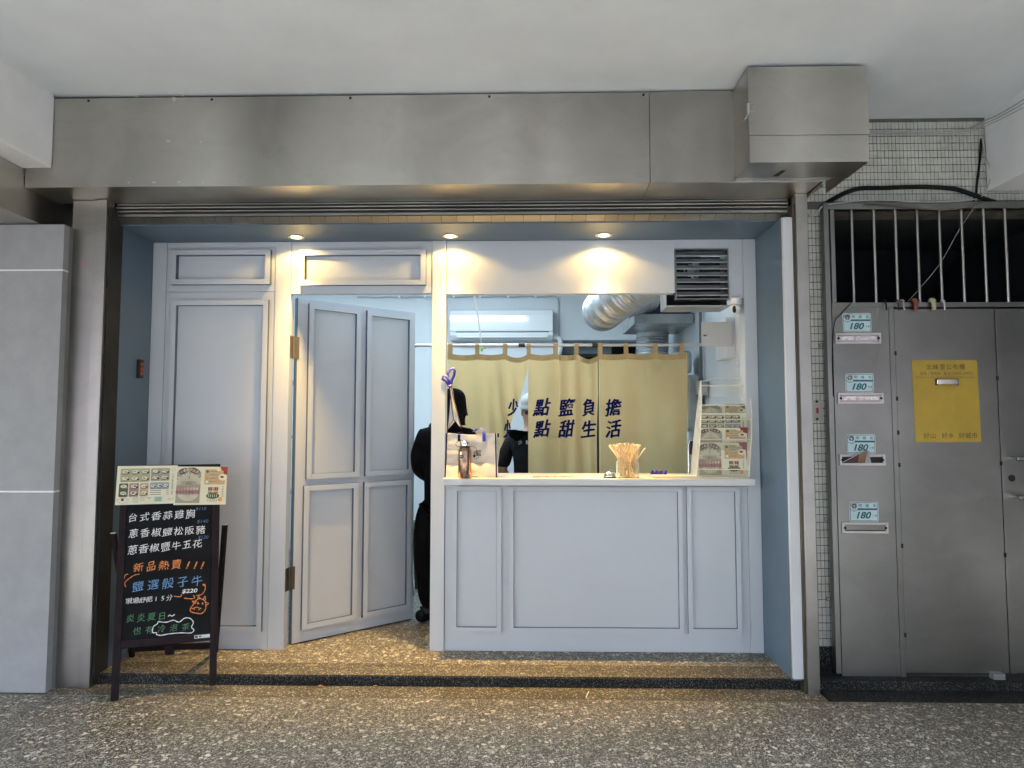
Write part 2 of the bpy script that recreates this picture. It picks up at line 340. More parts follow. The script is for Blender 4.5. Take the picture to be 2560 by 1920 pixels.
class Sheet:
    def flush(s, name, parent):
        o = s.build(name, parent); s.b = MB(); s.mats = []; return o
    """flat print: shapes laid on a plane o + U u + V v, each layer a hair above the last"""
    def __init__(s, o, U, V, step=0.0006, base=0.0008, warp=None):
        s.o = Vector(o); s.U = Vector(U).normalized(); s.V = Vector(V).normalized(); s.N = s.U.cross(s.V).normalized()
        s.b = MB(); s.mats = []; s.step = step; s.base = base; s.warp = warp
    def hit(s, x, y):
        d = ray(x, y); t = (s.o-CP).dot(s.N)/d.dot(s.N); p = CP+d*t-s.o; return (p.dot(s.U), p.dot(s.V))
    def mi(s, m):
        m = C[m] if isinstance(m, str) else m
        if m not in s.mats: s.mats.append(m)
        return s.mats.index(m)
    def put(s, pts, fs, m, layer):
        s.b.mat(s.mi(m)); n = s.base+s.step*layer
        vs = []
        for (u, v) in pts:
            p = s.o+s.U*u+s.V*v+s.N*n
            vs.append(p)
        s.b.add(vs, fs)
    def rect(s, u0, v0, u1, v1, m, layer=0): s.put([(u0, v0), (u1, v0), (u1, v1), (u0, v1)], [(0, 1, 2, 3)], m, layer)
    def rrect(s, u0, v0, u1, v1, r, m, layer=0):
        pts = []
        for (cx, cy, a0) in ((u1-r, v1-r, 0), (u0+r, v1-r, 90), (u0+r, v0+r, 180), (u1-r, v0+r, 270)):
            for k in range(5): a = R(a0+22.5*k); pts.append((cx+r*math.cos(a), cy+r*math.sin(a)))
        s.put(pts, [tuple(range(len(pts)))], m, layer)
    def disc(s, u, v, r, m, layer=0, ry=None, n=16, a0=0, a1=360):
        ry = ry or r; full = (a1-a0) == 360
        pts = [(u+r*math.cos(R(a0+(a1-a0)*k/(n if full else n-1))), v+ry*math.sin(R(a0+(a1-a0)*k/(n if full else n-1)))) for k in range(n)]
        s.put(pts, [tuple(range(n))], m, layer)
    def poly(s, pts, m, layer=0): s.put(pts, [tuple(range(len(pts)))], m, layer)
    def stroke(s, pts, w, m, layer=1, smooth=True):
        if smooth and len(pts) > 2:
            q = []
            for i in range(len(pts)-1):
                p0 = pts[max(i-1, 0)]; p1 = pts[i]; p2 = pts[i+1]; p3 = pts[min(i+2, len(pts)-1)]
                for k in range(6):
                    t = k/6; t2 = t*t; t3 = t2*t
                    q.append(tuple(0.5*((2*p1[j])+(-p0[j]+p2[j])*t+(2*p0[j]-5*p1[j]+4*p2[j]-p3[j])*t2+(-p0[j]+3*p1[j]-3*p2[j]+p3[j])*t3) for j in (0, 1)))
            q.append(pts[-1]); pts = q
        L = []; Rr = []
        for i, p in enumerate(pts):
            a = pts[max(i-1, 0)]; b = pts[min(i+1, len(pts)-1)]; dx, dy = b[0]-a[0], b[1]-a[1]; l = math.hypot(dx, dy) or 1
            ww = w*(0.5+0.12*math.sin(i*1.3)); L.append((p[0]-dy/l*ww, p[1]+dx/l*ww)); Rr.append((p[0]+dy/l*ww, p[1]-dx/l*ww))
        n = len(pts); s.put(L+Rr, [(i, n+i, n+i+1, i+1) for i in range(n-1)], m, layer)
    def ring(s, u, v, r, w, m, layer=1, ry=None):
        s.stroke([(u+r*math.cos(R(a)), v+(ry or r)*math.sin(R(a))) for a in range(0, 361, 15)], w, m, layer, False)
    def text(s, body, u, v, h, m, layer=1, w=None, offset=0.0, shear=0.0, align='C', ang=0.0):
        """string fitted to cap/ideograph height h (and width w), centred at u,v"""
        vs, fs, (x0, x1, y0, y1) = glyphs(body, offset, shear)
        if not vs: return
        sy = h/(y1-y0); sx = sy if w is None else w/(x1-x0); cx = (x0+x1)/2 if align == 'C' else x0; cy = (y0+y1)/2
        ca, sa = math.cos(ang), math.sin(ang)
        pts = []
        for (x, y) in vs:
            a, b = (x-cx)*sx, (y-cy)*sy; pts.append((u+a*ca-b*sa, v+a*sa+b*ca))
        s.put(pts, fs, m, layer)
    def chars(s, body, p0, p1, h, m, layer=1, w=None, offset=0.0, jitter=0.0, shear=0.0, wob=0.0):
        """characters spread evenly from the centre of the first (p0) to the centre of the last (p1)"""
        n = len(body); ang = math.atan2(p1[1]-p0[1], p1[0]-p0[0]) if abs(p1[0]-p0[0]) > abs(p1[1]-p0[1]) else 0
        for i, ch in enumerate(body):
            if ch == ' ': continue
            t = i/(n-1) if n > 1 else 0
            u = p0[0]+(p1[0]-p0[0])*t; v = p0[1]+(p1[1]-p0[1])*t
            vs, fs, (x0, x1, y0, y1) = glyphs(ch, offset, shear)
            em = h/0.95; j = random.uniform(-1, 1)*jitter
            ww = (w/0.95 if w else em)
            ca, sa = math.cos(ang+j), math.sin(ang+j); cx = (x0+x1)/2; cy = (y0+y1)/2
            if wob:
                sd_ = random.uniform(0, 99); sh_ = random.uniform(0.02, 0.16)
                vs = [(x+(y-cy)*sh_+wob*noise.noise(Vector((x*2.6, y*2.6, sd_))), y+(x-cx)*0.10+wob*noise.noise(Vector((x*2.6, y*2.6, sd_+50)))) for (x, y) in vs]
            k = em*(1+random.uniform(-1, 1)*jitter*0.8); kw = ww*(1+random.uniform(-1, 1)*jitter*0.8)
            pts = [(u+(x-cx)*kw*ca-(y-cy)*k*sa, v+(x-cx)*kw*sa+(y-cy)*k*ca+random.uniform(-1, 1)*0) for (x, y) in vs]
            s.put(pts, fs, m, layer)
    def build(s, name, parent):
        o = s.b.build(name, s.mats, parent)
        if s.warp:
            bm = bmesh.new(); bm.from_mesh(o.data); w = WL[o.name]
            for ax in (0, 2):
                lo_ = min(v.co[ax] for v in bm.verts); hi_ = max(v.co[ax] for v in bm.verts); k_ = lo_+0.009
                while k_ < hi_:
                    pc_ = Vector((0, 0, 0)); pc_[ax] = k_; pn_ = Vector((0, 0, 0)); pn_[ax] = 1
                    bmesh.ops.bisect_plane(bm, geom=bm.verts[:]+bm.edges[:]+bm.faces[:], plane_co=pc_, plane_no=pn_, dist=1e-6); k_ += 0.009
            for v in bm.verts: v.co = s.warp(v.co+w)-w
            bm.to_mesh(o.data); bm.free()
        return o

# skinned bodies ---------------------------------------------------------------
def skin(name, mat, parent, verts, edges, root=0, sub=2, extra=None):
    base = WL[parent.name] if parent is not None else Vector((0, 0, 0))
    me = bpy.data.meshes.new(name); me.from_pydata([Vector(v[0])-base for v in verts], edges, []); o = bpy.data.objects.new(name, me); COL.objects.link(o)
    md = o.modifiers.new('skin', 'SKIN'); md.use_smooth_shade = True; md.branch_smoothing = 0.3
    sv = me.skin_vertices[0].data
    for i, v in enumerate(verts):
        r = v[1]; sv[i].radius = r if isinstance(r, tuple) else (r, r); sv[i].use_root = (i == root)
    ms = o.modifiers.new('sub', 'SUBSURF'); ms.levels = sub; ms.render_levels = sub
    dg = bpy.context.evaluated_depsgraph_get(); m2 = bpy.data.meshes.new_from_object(o.evaluated_get(dg))
    bpy.data.objects.remove(o); bpy.data.meshes.remove(me)
    m2.name = name; m2.materials.clear(); m2.materials.append(mat)
    for v in m2.vertices:
        nv = noise.noise_vector(v.co*9)*0.006; v.co += nv
    for p in m2.polygons: p.use_smooth = True
    o = bpy.data.objects.new(name, m2); COL.objects.link(o); o.parent = parent; reg(o, base); return o
# ================================================================ SETTING
ZS = 0.06      # doorstep level
YF = 4.465     # shopfront face
ZC = 3.39      # arcade ceiling
# pavement: terrazzo slabs with brass joint strips
pav = reg(bpy.data.objects.new('pavement', None), (0, 0, 0)); COL.objects.link(pav); pav['kind'] = 'structure'
xs = [-6.0, -4.9, -3.93, -2.95, -1.955, -0.98, 0.0, 0.965, 1.94, 2.92, 3.9, 4.9, 6.0]
for i in range(len(xs)-1):
    for (y0, y1) in ((-0.4, 1.42), (1.42, 3.846)):
        bx('slab', M_terr, pav, xs[i]+0.002, xs[i+1]-0.002, y0+0.002, y1, -0.1, 0.0)
    if i: bx('joint_strip', M_brass, pav, xs[i]-0.002, xs[i]+0.002, -0.4, 3.846, -0.1, -0.0008)
bx('joint_strip', M_brass, pav, -6, 6, 3.8465, 3.8505, -0.1, 0.0012)
cs = MB(); n = 60
cs.box(-2.70, 1.64, 3.851, 4.016, -0.1, 0.002)
struct(cs.build('curb_strip', M_sand, None))
struct(bx('side_curb_strip', M_black, None, 1.66, 6.0, 3.851, 4.016, -0.1, 0.004))
# doorstep: black face, sandy margin, chip terrazzo behind
def wavy_edge(x): return 0.004*noise.noise(Vector((x*3, 0, 1)))
st = MB()
N = 80
for i in range(N):
    xa = -2.51+4.06*i/N; xb = -2.51+4.06*(i+1)/N
    for a, b, m in (((4.016, 0.0), (4.018+wavy_edge(xa), 0.052), 0), ((4.018, 0.052), (4.026, 0.060), 0), ((4.026, 0.060), (4.222, 0.060), 1)):
        st.mat(m)
        ya0, ya1 = a[0], b[0]
        st.add([(xa, ya0, a[1]), (xb, ya0, a[1]), (xb, ya1, b[1]), (xa, ya1, b[1])], [(0, 1, 2, 3)])
step = reg(bpy.data.objects.new('doorstep', None), (0, 4.1, 0)); COL.objects.link(step); step.location = WL[step.name]; step['kind'] = 'structure'
st.build('step_edge', [M_black, M_sand], step)
xs2 = [-2.51, -1.6, -0.45, 0.55, 1.55]
for i in range(4): bx('slab', M_terr, step, xs2[i]+0.0015, xs2[i+1]-0.0015, 4.222, 4.9, -0.05, ZS)
for i in range(1, 4): bx('joint_strip', M_brass, step, xs2[i]-0.0015, xs2[i]+0.0015, 4.222, 4.9, -0.05, ZS-0.0006)
for x in (-0.51, -1.30, 0.20):   # small brass catches let into the margin
    bb = bx('floor_catch', M_brass, step, x-0.035, x+0.035, 4.17, 4.195, ZS-0.01, ZS+0.002, 0.001)
struct(bx('shop_floor', terrazzo('shop_terrazzo', pale=(0.42, 0.43, 0.42)), None, -3.2, 1.62, 4.9, 9.6, -0.05, ZS))
struct(bx('side_step', M_black, None, 1.64, 6.0, 4.018, 4.6, -0.1, 0.052, 0.004))
struct(bx('stairwell_floor', M_black, None, 1.80, 6.0, 4.6, 7.5, -0.1, 0.05))
struct(bx('road', grit('asphalt', (0.03, 0.03, 0.03), (0.055, 0.055, 0.055), (0.12, 0.12, 0.12), 120.0, 0.85), None, -60, 60, -40, -0.4, -0.3, -0.14))
struct(bx('kerb', M_pillar, None, -60, 60, -0.56, -0.4, -0.3, -0.01, 0.01))
struct(bx('far_pavement', M_pillar, None, -60, 60, -14, -11, -0.14, 0.0))
# ceiling with gently uneven plaster
cg = MB(); nx, ny = 48, 30
def cz(x, y): return ZC+0.006*noise.noise(Vector((x*0.9, y*0.9, 3)))+0.002*noise.noise(Vector((x*4, y*4, 7)))
for i in range(nx+1):
    for j in range(ny+1):
        x = -6+12*i/nx; y = -0.5+4.9*j/ny; cg.v.append(Vector((x, y, cz(x, y))))
for i in range(nx):
    for j in range(ny):
        a = i*(ny+1)+j; cg.f.append((a, a+1, a+ny+2, a+ny+1)); cg.mi.append(0)
cg.box(-6, 6, -0.5, 4.4, 3.42, 3.6)
struct(cg.build('ceiling', M_ceil, None, smooth=True))
o = bx('concrete_beam', M_beam, None, -3.10, -2.705, -0.4, 3.748, 2.964, 3.43, 0.006); tag(o, 'white painted concrete beam at the ceiling over the grey tiled pillar', 'beam')
o = bx('concrete_beam', M_beam, None, 2.80, 3.25, -0.4, 4.14, 2.925, 3.43, 0.006); tag(o, 'white painted concrete beam beside the mosaic wall with cables at its corner', 'beam')
o = bx('concrete_beam', M_beam, None, -60, 60, -0.8, -0.502, 2.95, 3.6, 0.006); tag(o, 'white concrete beam along the street edge of the arcade', 'beam')
# arcade pillars on the street side, behind the camera
for (x, w) in ((-3.6, 0.40), (3.3, 0.9), (-8.5, 0.45), (8.5, 0.5)):  # wide right pillar, unseen, is widened to shade the gate
    o = bx('arcade_pillar', M_beam, None, x-w/2, x+w/2, -0.78, -0.42, -0.14, 2.95, 0.01)
    tag(o, 'white arcade pillar at the kerb behind the viewer', 'pillar', 'arcade pillars along the kerb')
# walls around the arcade; the unseen dark end wall is added to dim the gate
Mend = paint('shade_wall_dark', (0.12, 0.115, 0.11), 0.7, 0.1)
struct(bx('gate_shade_wall', Mend, None, 5.0, 5.2, -0.4, 4.4, -0.1, 3.4))
struct(bx('upper_storeys', M_beam, None, -30, 30, -0.8, 10, 3.6, 13))
struct(bx('neighbour_front', M_steel_d, None, -6.2, -3.42, 4.0, 4.2, -0.1, 3.4))
# houses across the street
Mf = [paint('far_render', (0.42, 0.40, 0.36), 0.8, 0.1), paint('far_tile_pink', (0.40, 0.27, 0.24), 0.7, 0.1), paint('far_tile_grey', (0.26, 0.27, 0.27), 0.7, 0.1)]
M_glassd = paint('far_window', (0.03, 0.035, 0.04), 0.1, 0.1, bmp=0)
M_redsign = paint('red_sign', (0.42, 0.03, 0.05), 0.5, 0.05)
hx = [-30, -19, -9.5, -2.5, 4.5, 13, 24]
for i in range(6):
    h = thing('far_building', ['cream rendered house across the street, far left', 'pink tiled house across the street', 'grey tiled house across the street, left of the middle', 'cream rendered house across the street facing the shop', 'pink tiled house across the street on the right', 'grey tiled house across the street, far right'][i], 'building', (hx[i], -14, 0))
    H = [11, 9.5, 12, 10, 12.5, 9][i]
    bx('wall', Mf[i % 3], h, hx[i]+0.05, hx[i+1]-0.05, -20, -14, 0, H)
    for k in range(int(H//3)):
        wn_ = int((hx[i+1]-hx[i])//2.2)
        for q in range(wn_):
            x = hx[i]+0.6+q*(hx[i+1]-hx[i]-0.8)/wn_
            bx('window' if k else 'shop_opening', M_glassd if (q+k+i) % 4 else Mf[0], h, x, x+1.3, -14.06, -13.99, 0.2+3*k if k == 0 else 3*k+0.9, 3*k+2.5)
    if i in (1, 3, 4): bx('sign', M_redsign, h, hx[i]+1, hx[i]+3.6, -14.3, -14.0, 2.7, 3.5)

# ---------------------------------------------------------------- mosaic wall right of the shop
mw = thing('mosaic_wall', 'wall of small white mosaic tiles above the gate and beside the steel post', 'wall', (1.7, 4.15, 0))
bx('grout_bed', M_grout, mw, 1.60, 1.838, 4.152, 4.40, 0.20, 2.83)
bx('grout_bed', M_grout, mw, 1.60, 3.30, 4.152, 4.40, 2.83, 3.42)
bx('skirting', M_black, mw, 1.60, 1.81, 4.146, 4.40, 0.02, 0.20, 0.002)
tm = MB().box(0, 0.0192, -0.0045, 0, 0, 0.0405); tp = tm.build('tile', M_tile, None, bev=0.0)
tmesh = tp.data; bpy.data.objects.remove(tp)
px_, pz_ = 0.0228, 0.0452
tiles = []
for j in range(int((3.40-0.205)/pz_)):
    z = 0.205+j*pz_
    x = 1.606+ (0.0)
    while x < 3.2:
        up = z > 2.835
        if (z+0.04 < 2.83 and x+0.02 < 1.835) or up: tiles.append((x, z))
        x += px_
vis = [t for t in tiles if not (t[0] < 1.64 or (t[1] > 2.7 and t[0] < 2.1) or t[0] > 2.79)]
hid = [t for t in tiles if t not in set(vis)]
random.shuffle(vis); vis.sort(key=lambda t: (t[1] > 2.8))
def jit(): return random.uniform(-0.0007, 0.0007)
for (x, z) in vis[:300]: piece('tile', tmesh, (x+jit(), 4.152+random.uniform(0, 0.001), z+jit()), mw)
rb = MB()
for (x, z) in vis[300:]+hid:
    x += jit(); z += jit(); y = 4.1475+random.uniform(0, 0.001); rb.box(x, x+0.0192, y, 4.152, z, z+0.0405)
o = rb.build('tile_field', M_tile, mw); o['kind'] = 'stuff'

# ---------------------------------------------------------------- left neighbour: tiled pillar and steel cladding
lp = thing('tiled_pillar', 'grey stone tiled pillar with white joint lines left of the shop', 'pillar', (-3.1, 3.88, 0))
for (z0, z1) in ((0.0, 1.118), (1.128, 2.404), (2.414, 2.68)):
    bx('tile', M_pillar, lp, -3.60, -2.712, 3.882, 3.93, z0, z1, 0.0015)
bx('core', paint('pillar_side', (0.20, 0.195, 0.185), 0.6, 0.1), lp, -3.59, -2.714, 3.93, 4.2, 0, 2.68)
for z in (1.118, 2.404): bx('joint_line', M_white, lp, -3.60, -2.7115, 3.885, 3.93, z, z+0.010)
o = bx('steel_cladding', M_steel, None, -3.8, -2.862, 2.6, 4.18, 2.684, 2.960, 0.004); tag(o, 'steel cladding box under the beam at the upper left corner', 'cladding')

struct(bx('blocking_wall', M_steel_d, None, -3.9, -2.584, 4.19, 4.5, -0.1, 3.42))  # added behind the pillar to block bright sky showing through the gap
# ---------------------------------------------------------------- shutter housing, posts, guides
hs = thing('shutter_housing', 'long worn stainless steel roller shutter housing under the ceiling', 'shutter housing', (-0.5, 3.75, 2.85))
bx('front_panel', M_steel, hs, -2.858, 0.6870, 3.75, 3.756, 2.853, 3.372)
bx('front_panel', M_steel, hs, 0.6900, 1.66, 3.749, 3.756, 2.853, 3.376)
bx('soffit_panel', M_soffit, hs, -2.858, 0.6870, 3.756, 4.03, 2.853, 2.859)
bx('soffit_panel', M_soffit, hs, 0.6900, 1.63, 3.756, 4.03, 2.852, 2.859)
bx('end_panel', M_steel, hs, 1.655, 1.66, 3.757, 4.14, 2.86, 3.372)
bx('core', M_dark, hs, -2.85, 1.65, 3.78, 4.3, 2.86, 3.41)
sb = MB(); sb.lathe((0, 0, 0), [(0.009, 0), (0.009, -0.003), (0.005, -0.006)], 10, 'Y')
def screw_at(pos, parent, mesh=[None]):
    if mesh[0] is None:
        tmp = MB().lathe((0, 0, 0), [(0.0075, 0), (0.0075, -0.002), (0.004, -0.005)], 10, 'Y').build('screw', M_dark, None); mesh[0] = tmp.data; bpy.data.objects.remove(tmp)
    return piece('screw', mesh[0], pos, parent)
for xd, yd in ((192, 208), (458, 208), (757, 206), (1057, 204), (1390, 200)):
    x, z = W(xd, yd, 3.75); screw_at((x, 3.749, 3.357), hs)
# peeled flecks of old adhesive and dents
for (xd, yd, sx, sz) in ((297, 208, 7, 3), (376, 214, 6, 8), (396, 206, 9, 4), (363, 305, 7, 3), (434, 306, 3, 5), (333, 394, 6, 3), (278, 394, 5, 3), (387, 393, 7, 3), (438, 394, 4, 2), (690, 200, 5, 3)):
    x, z = W(xd, yd, 3.749); a = sx*0.0021; b = sz*0.0019; pts = []
    for k in range(9):
        an = 2*math.pi*k/9; rr = random.uniform(0.5, 1.1); pts.append((x+a*rr*math.cos(an), 3.7485, z+b*rr*math.sin(an)))
    MB().add(pts, [tuple(range(9))]).build('adhesive_fleck', paint('fleck', (0.70, 0.68, 0.62), 0.8, 0.3), hs)
M_post = steel('post_steel', (0.42, 0.41, 0.385), 0.36, 0.3, (3, 3, 0.5))
pl = thing('steel_post', 'broad worn stainless steel post between the tiled pillar and the alcove', 'post', (-2.65, 3.97, 0))
bx('cover_panel', M_post, pl, -2.722, -2.582, 3.965, 4.05, 0.0, 2.85, 0.002)
bx('shutter_guide', M_post, pl, -2.578, -2.508, 3.95, 4.03, 0.0, 2.85, 0.002)
bx('guide_slot', M_dark, pl, -2.5075, -2.495, 3.975, 4.10, 0.03, 2.81)
stk = Sheet((-2.65, 3.9645, 0), (1, 0, 0), (0, 0, 1)); stk.poly([(-0.02, 2.455), (0.01, 2.458), (0.03, 2.475), (0.04, 2.49), (-0.012, 2.482)], 'rose'); stk.build('torn_sticker', pl)
pr = thing('steel_post', 'narrow stainless steel post between the white trim and the mosaic strip', 'post', (1.6, 3.95, 0))
bx('shutter_guide', M_post, pr, 1.566, 1.632, 3.94, 4.0, 0.0, 2.85, 0.002)
bx('guide_side', M_steel_d, pr, 1.570, 1.630, 4.0, 4.25, 0.0, 2.85)
bx('bronze_channel', M_bronze, pr, 1.5555, 1.5655, 3.965, 4.05, 0.0, 2.80, 0.001)
sh = thing('roller_shutter', 'rolled up steel shutter showing its lowest slats under the housing', 'shutter', (-0.5, 4.03, 2.75))
zz = 2.852
for k, (hh, mat) in enumerate(((0.010, M_steel_d), (0.016, M_dark), (0.006, M_steel_b), (0.016, M_dark), (0.005, M_steel_b), (0.013, M_dark), (0.015, M_steel_d), (0.009, M_dark))):
    zz -= hh; bx('slat', mat, sh, -2.50, 1.556, 4.028+(0.0 if mat in (M_steel_b,) else 0.012), 4.075, zz, zz+hh-0.0003)
bt = MB(); xx = -2.495
while xx < 1.53:
    w = random.uniform(0.075, 0.12); x2 = min(xx+w, 1.553)
    z0 = zz-0.027+random.uniform(-0.002, 0.001)
    bt.add([(xx, 4.030, zz), (x2-0.0025, 4.030, zz), (x2-0.006, 4.070, z0), (xx-0.003, 4.070, z0)], [(0, 1, 2, 3)]); xx = x2
bt.build('bottom_bar_film', M_steel, sh); bx('bottom_bar', M_steel_d, sh, -2.50, 1.556, 4.0705, 4.0775, zz-0.029, zz-0.0003)

# ---------------------------------------------------------------- exhaust cabinet
ex = thing('exhaust_cabinet', 'boxy stainless steel exhaust cabinet with a latched lid hanging under the ceiling', 'cabinet', (1.46, 3.62, 2.86))
x0, x1 = 1.157, 1.767
bx('upper_panel', M_steel, ex, x0, x1, 3.49, 3.495, 3.272, 3.372)
bx('lid', M_steel, ex, x0-0.004, x1+0.003, 3.482, 3.4895, 3.005, 3.270, 0.001)
bx('lower_panel', M_steel, ex, x0, x1, 3.490, 3.495, 2.866, 3.003)
bx('side_panel', M_steel, ex, x0, x0+0.004, 3.495, 3.748, 2.866, 3.372); bx('side_panel', M_steel, ex, x1-0.004, x1, 3.495, 3.99, 2.866, 3.372)
bx('top_panel', M_steel_d, ex, x0+0.004, x1-0.004, 3.495, 3.745, 3.366, 3.372)
bx('bottom_panel', M_steel, ex, x0, 1.766, 3.490, 3.722, 2.862, 2.866)
bx('flange', M_steel_b, ex, x0, 1.68, 3.7225, 3.7475, 2.860, 2.885, 0.001)
for x in (1.21, 1.36, 1.60): screw_at((x, 3.7215, 2.872), ex)
MB().add([(1.36, 3.60, 2.8612), (1.385, 3.60, 2.8612), (1.375, 3.69, 2.8612), (1.34, 3.69, 2.8612)], [(0, 1, 2, 3)]).build('slot', M_dark, ex)
lt = MB().frame(1.156, 1.184, 3.130, 3.172, 0.002, 3.478, 3.482); lt.box(1.145, 1.152, 3.470, 3.49, 3.11, 3.17); lt.add([(1.150, 3.472, 3.125), (1.152, 3.472, 3.118), (1.128, 3.50, 3.078)], [(0, 1, 2)])
lt.build('latch', M_chrome, ex)
bx('bracket', M_steel, ex, 1.64, 1.655, 3.76, 4.145, 2.838, 2.850)

# ================================================================ ALCOVE AND SHOPFRONT
al = reg(bpy.data.objects.new('alcove', None), (0, 4.2, ZS)); COL.objects.link(al); al.location = WL[al.name]; al['kind'] = 'structure'
bx('wall_left', M_blue, al, -2.60, -2.505, 4.085, 4.52, 0.058, 2.80)
bx('wall_left', M_blue, al, -2.56, -2.507, 4.04, 4.085, 0.058, 2.72)
bx('wall_right', M_blue, al, 1.502, 1.556, 4.0, 4.52, 0.058, 2.725)
bx('ceiling', M_blue, al, -2.505, 1.502, 4.078, 4.52, 2.727, 2.80)
bx('trim', M_trim, al, 1.499, 1.5550, 3.972, 4.0, 0.075, 2.722, 0.002)
bx('baseboard', M_black, al, 1.504, 1.56, 4.02, 4.2, 0.058, 0.062)
sf = thing('shop_front', 'pale grey panelled shop front with raised mouldings under warm downlights', 'shop front', (-0.5, YF, ZS))
def stile(x0, x1, z0, z1, y=YF, d=0.055): return bx('stile', M_panel, sf, x0, x1, y, y+d, z0, z1, 0.0015)
stile(-2.504, -2.412, ZS, 2.726, YF-0.004); stile(-1.675, -1.572, ZS, 2.726, YF-0.006, 0.075)
stile(-0.6265, -0.536, ZS, 2.726, YF-0.010, 0.11); stile(1.4205, 1.501, ZS, 2.726, YF-0.004, 0.11)
fpa = bx('fixed_panel', M_panel, sf, -2.409, -1.678, YF, YF+0.04, ZS, 2.39); fpb = bx('fixed_panel', M_panel, sf, -2.409, -1.678, YF, YF+0.04, 2.3925, 2.726)
trp_ = bx('transom_panel', M_panel, sf, -1.569, -0.629, YF, YF+0.055, 2.376, 2.726, 0.0015)
bx('header_panel', M_panel, sf, -0.533, 0.972, YF, YF+0.06, 2.370, 2.726, 0.0015)
bx('header_panel', M_panel, sf, 1.325, 1.418, YF, YF+0.06, 2.335, 2.726, 0.0015)
bx('header_panel', M_panel, sf, 0.9725, 1.3245, YF, YF+0.06, 2.664, 2.726)
def two_tone(o, n):
    for p in o.data.polygons:
        if abs(p.normal.dot(n)) < 0.5: p.material_index = 1
    return o
def mould(parent, x0, x1, z0, z1, w=0.036, p=0.024, y=YF):
    m = MB()
    m.frame(x0, x1, z0, z1, w, y-p, y-0.0005)
    m.mat(1).frame(x0+w, x1-w, z0+w, z1-w, 0.0018, y-p*0.5, y-0.0005)
    return two_tone(m.build('moulding', [M_panel, M_edge], parent), Vector((0, 1, 0)))
mould(fpb, -2.366, -1.702, 2.436, 2.668, 0.034, 0.034); mould(fpa, -2.360, -1.712, 0.176, 2.332, 0.034, 0.026)
mould(trp_, -1.507, -0.667, 2.427, 2.662, 0.034, 0.036)
ct = thing('serving_counter', 'pale grey panelled serving counter with a white ledge in the shop window', 'counter', (0.45, YF, ZS))
cfp = bx('front_panel', M_panel, ct, -0.533, 1.418, YF, YF+0.04, ZS, 1.126, 0.0015)
M_top = paint('counter_top', (0.66, 0.66, 0.64), 0.3, 0.02)
bx('counter_top', M_top, ct, -0.530, 1.4195, 4.312, 4.455, 1.127, 1.168, 0.0015); bx('counter_top', M_top, ct, -0.533, 1.4195, 4.4555, 4.84, 1.127, 1.168)
for (a, b) in ((-0.485, -0.168), (-0.119, 0.998), (1.024, 1.364)): mould(cfp, a, b, 0.182, 1.108, 0.030, 0.016)
bx('back_panel', M_panel, ct, -0.533, 1.418, 4.70, 4.72, ZS, 1.126)

# downlights
for k, (x, lab) in enumerate(((-1.498, 'leftmost warm round downlight, above the open door'), (-0.495, 'middle warm round downlight, above the narrow post'), (0.494, 'rightmost warm round downlight, above the wide header panel'))):
    y = 4.338; d = thing('downlight', lab, 'downlight', (x, y, 2.727), 'recessed downlights in the alcove ceiling')
    MB().lathe((x, y, 0), [(0.034, 2.7262), (0.034, 2.722), (0.052, 2.7205), (0.056, 2.7262)], 28).build('trim_ring', paint('warm_chrome', (0.7, 0.62, 0.5), 0.25, metal=0.6), d, smooth=True)
    MB().lathe((x, y, 0), [(0.033, 2.7255), (0.030, 2.7215), (0.001, 2.7195)], 24).build('bulb', M_lampglow, d, smooth=True)
    ld = bpy.data.lights.new('downlight_lamp', 'SPOT'); ld.energy = 22.0; ld.color = (1.0, 0.60, 0.17); ld.spot_size = R(150); ld.spot_blend = 0.3; ld.shadow_soft_size = 0.025
    # beam of a reflector downlight: strong along its axis, weak at the side
    ld.use_nodes = True; lt_ = ld.node_tree; em_ = lt_.nodes['Emission']; tc_ = lt_.nodes.new('ShaderNodeTexCoord'); sx_ = lt_.nodes.new('ShaderNodeSeparateXYZ'); lt_.links.new(tc_.outputs['Normal'], sx_.inputs[0])
    ab_ = lt_.nodes.new('ShaderNodeMath'); ab_.operation = 'ABSOLUTE'; lt_.links.new(sx_.outputs[2], ab_.inputs[0])
    pw_ = lt_.nodes.new('ShaderNodeMath'); pw_.operation = 'POWER'; pw_.inputs[1].default_value = 26.0; lt_.links.new(ab_.outputs[0], pw_.inputs[0])
    ad_ = lt_.nodes.new('ShaderNodeMath'); ad_.operation = 'ADD'; ad_.inputs[1].default_value = 0.032; lt_.links.new(pw_.outputs[0], ad_.inputs[0]); lt_.links.new(ad_.outputs[0], em_.inputs['Strength'])
    lo = bpy.data.objects.new('downlight_lamp', ld); COL.objects.link(lo); lo.parent = d; lo.location = (0, 0, -0.014)

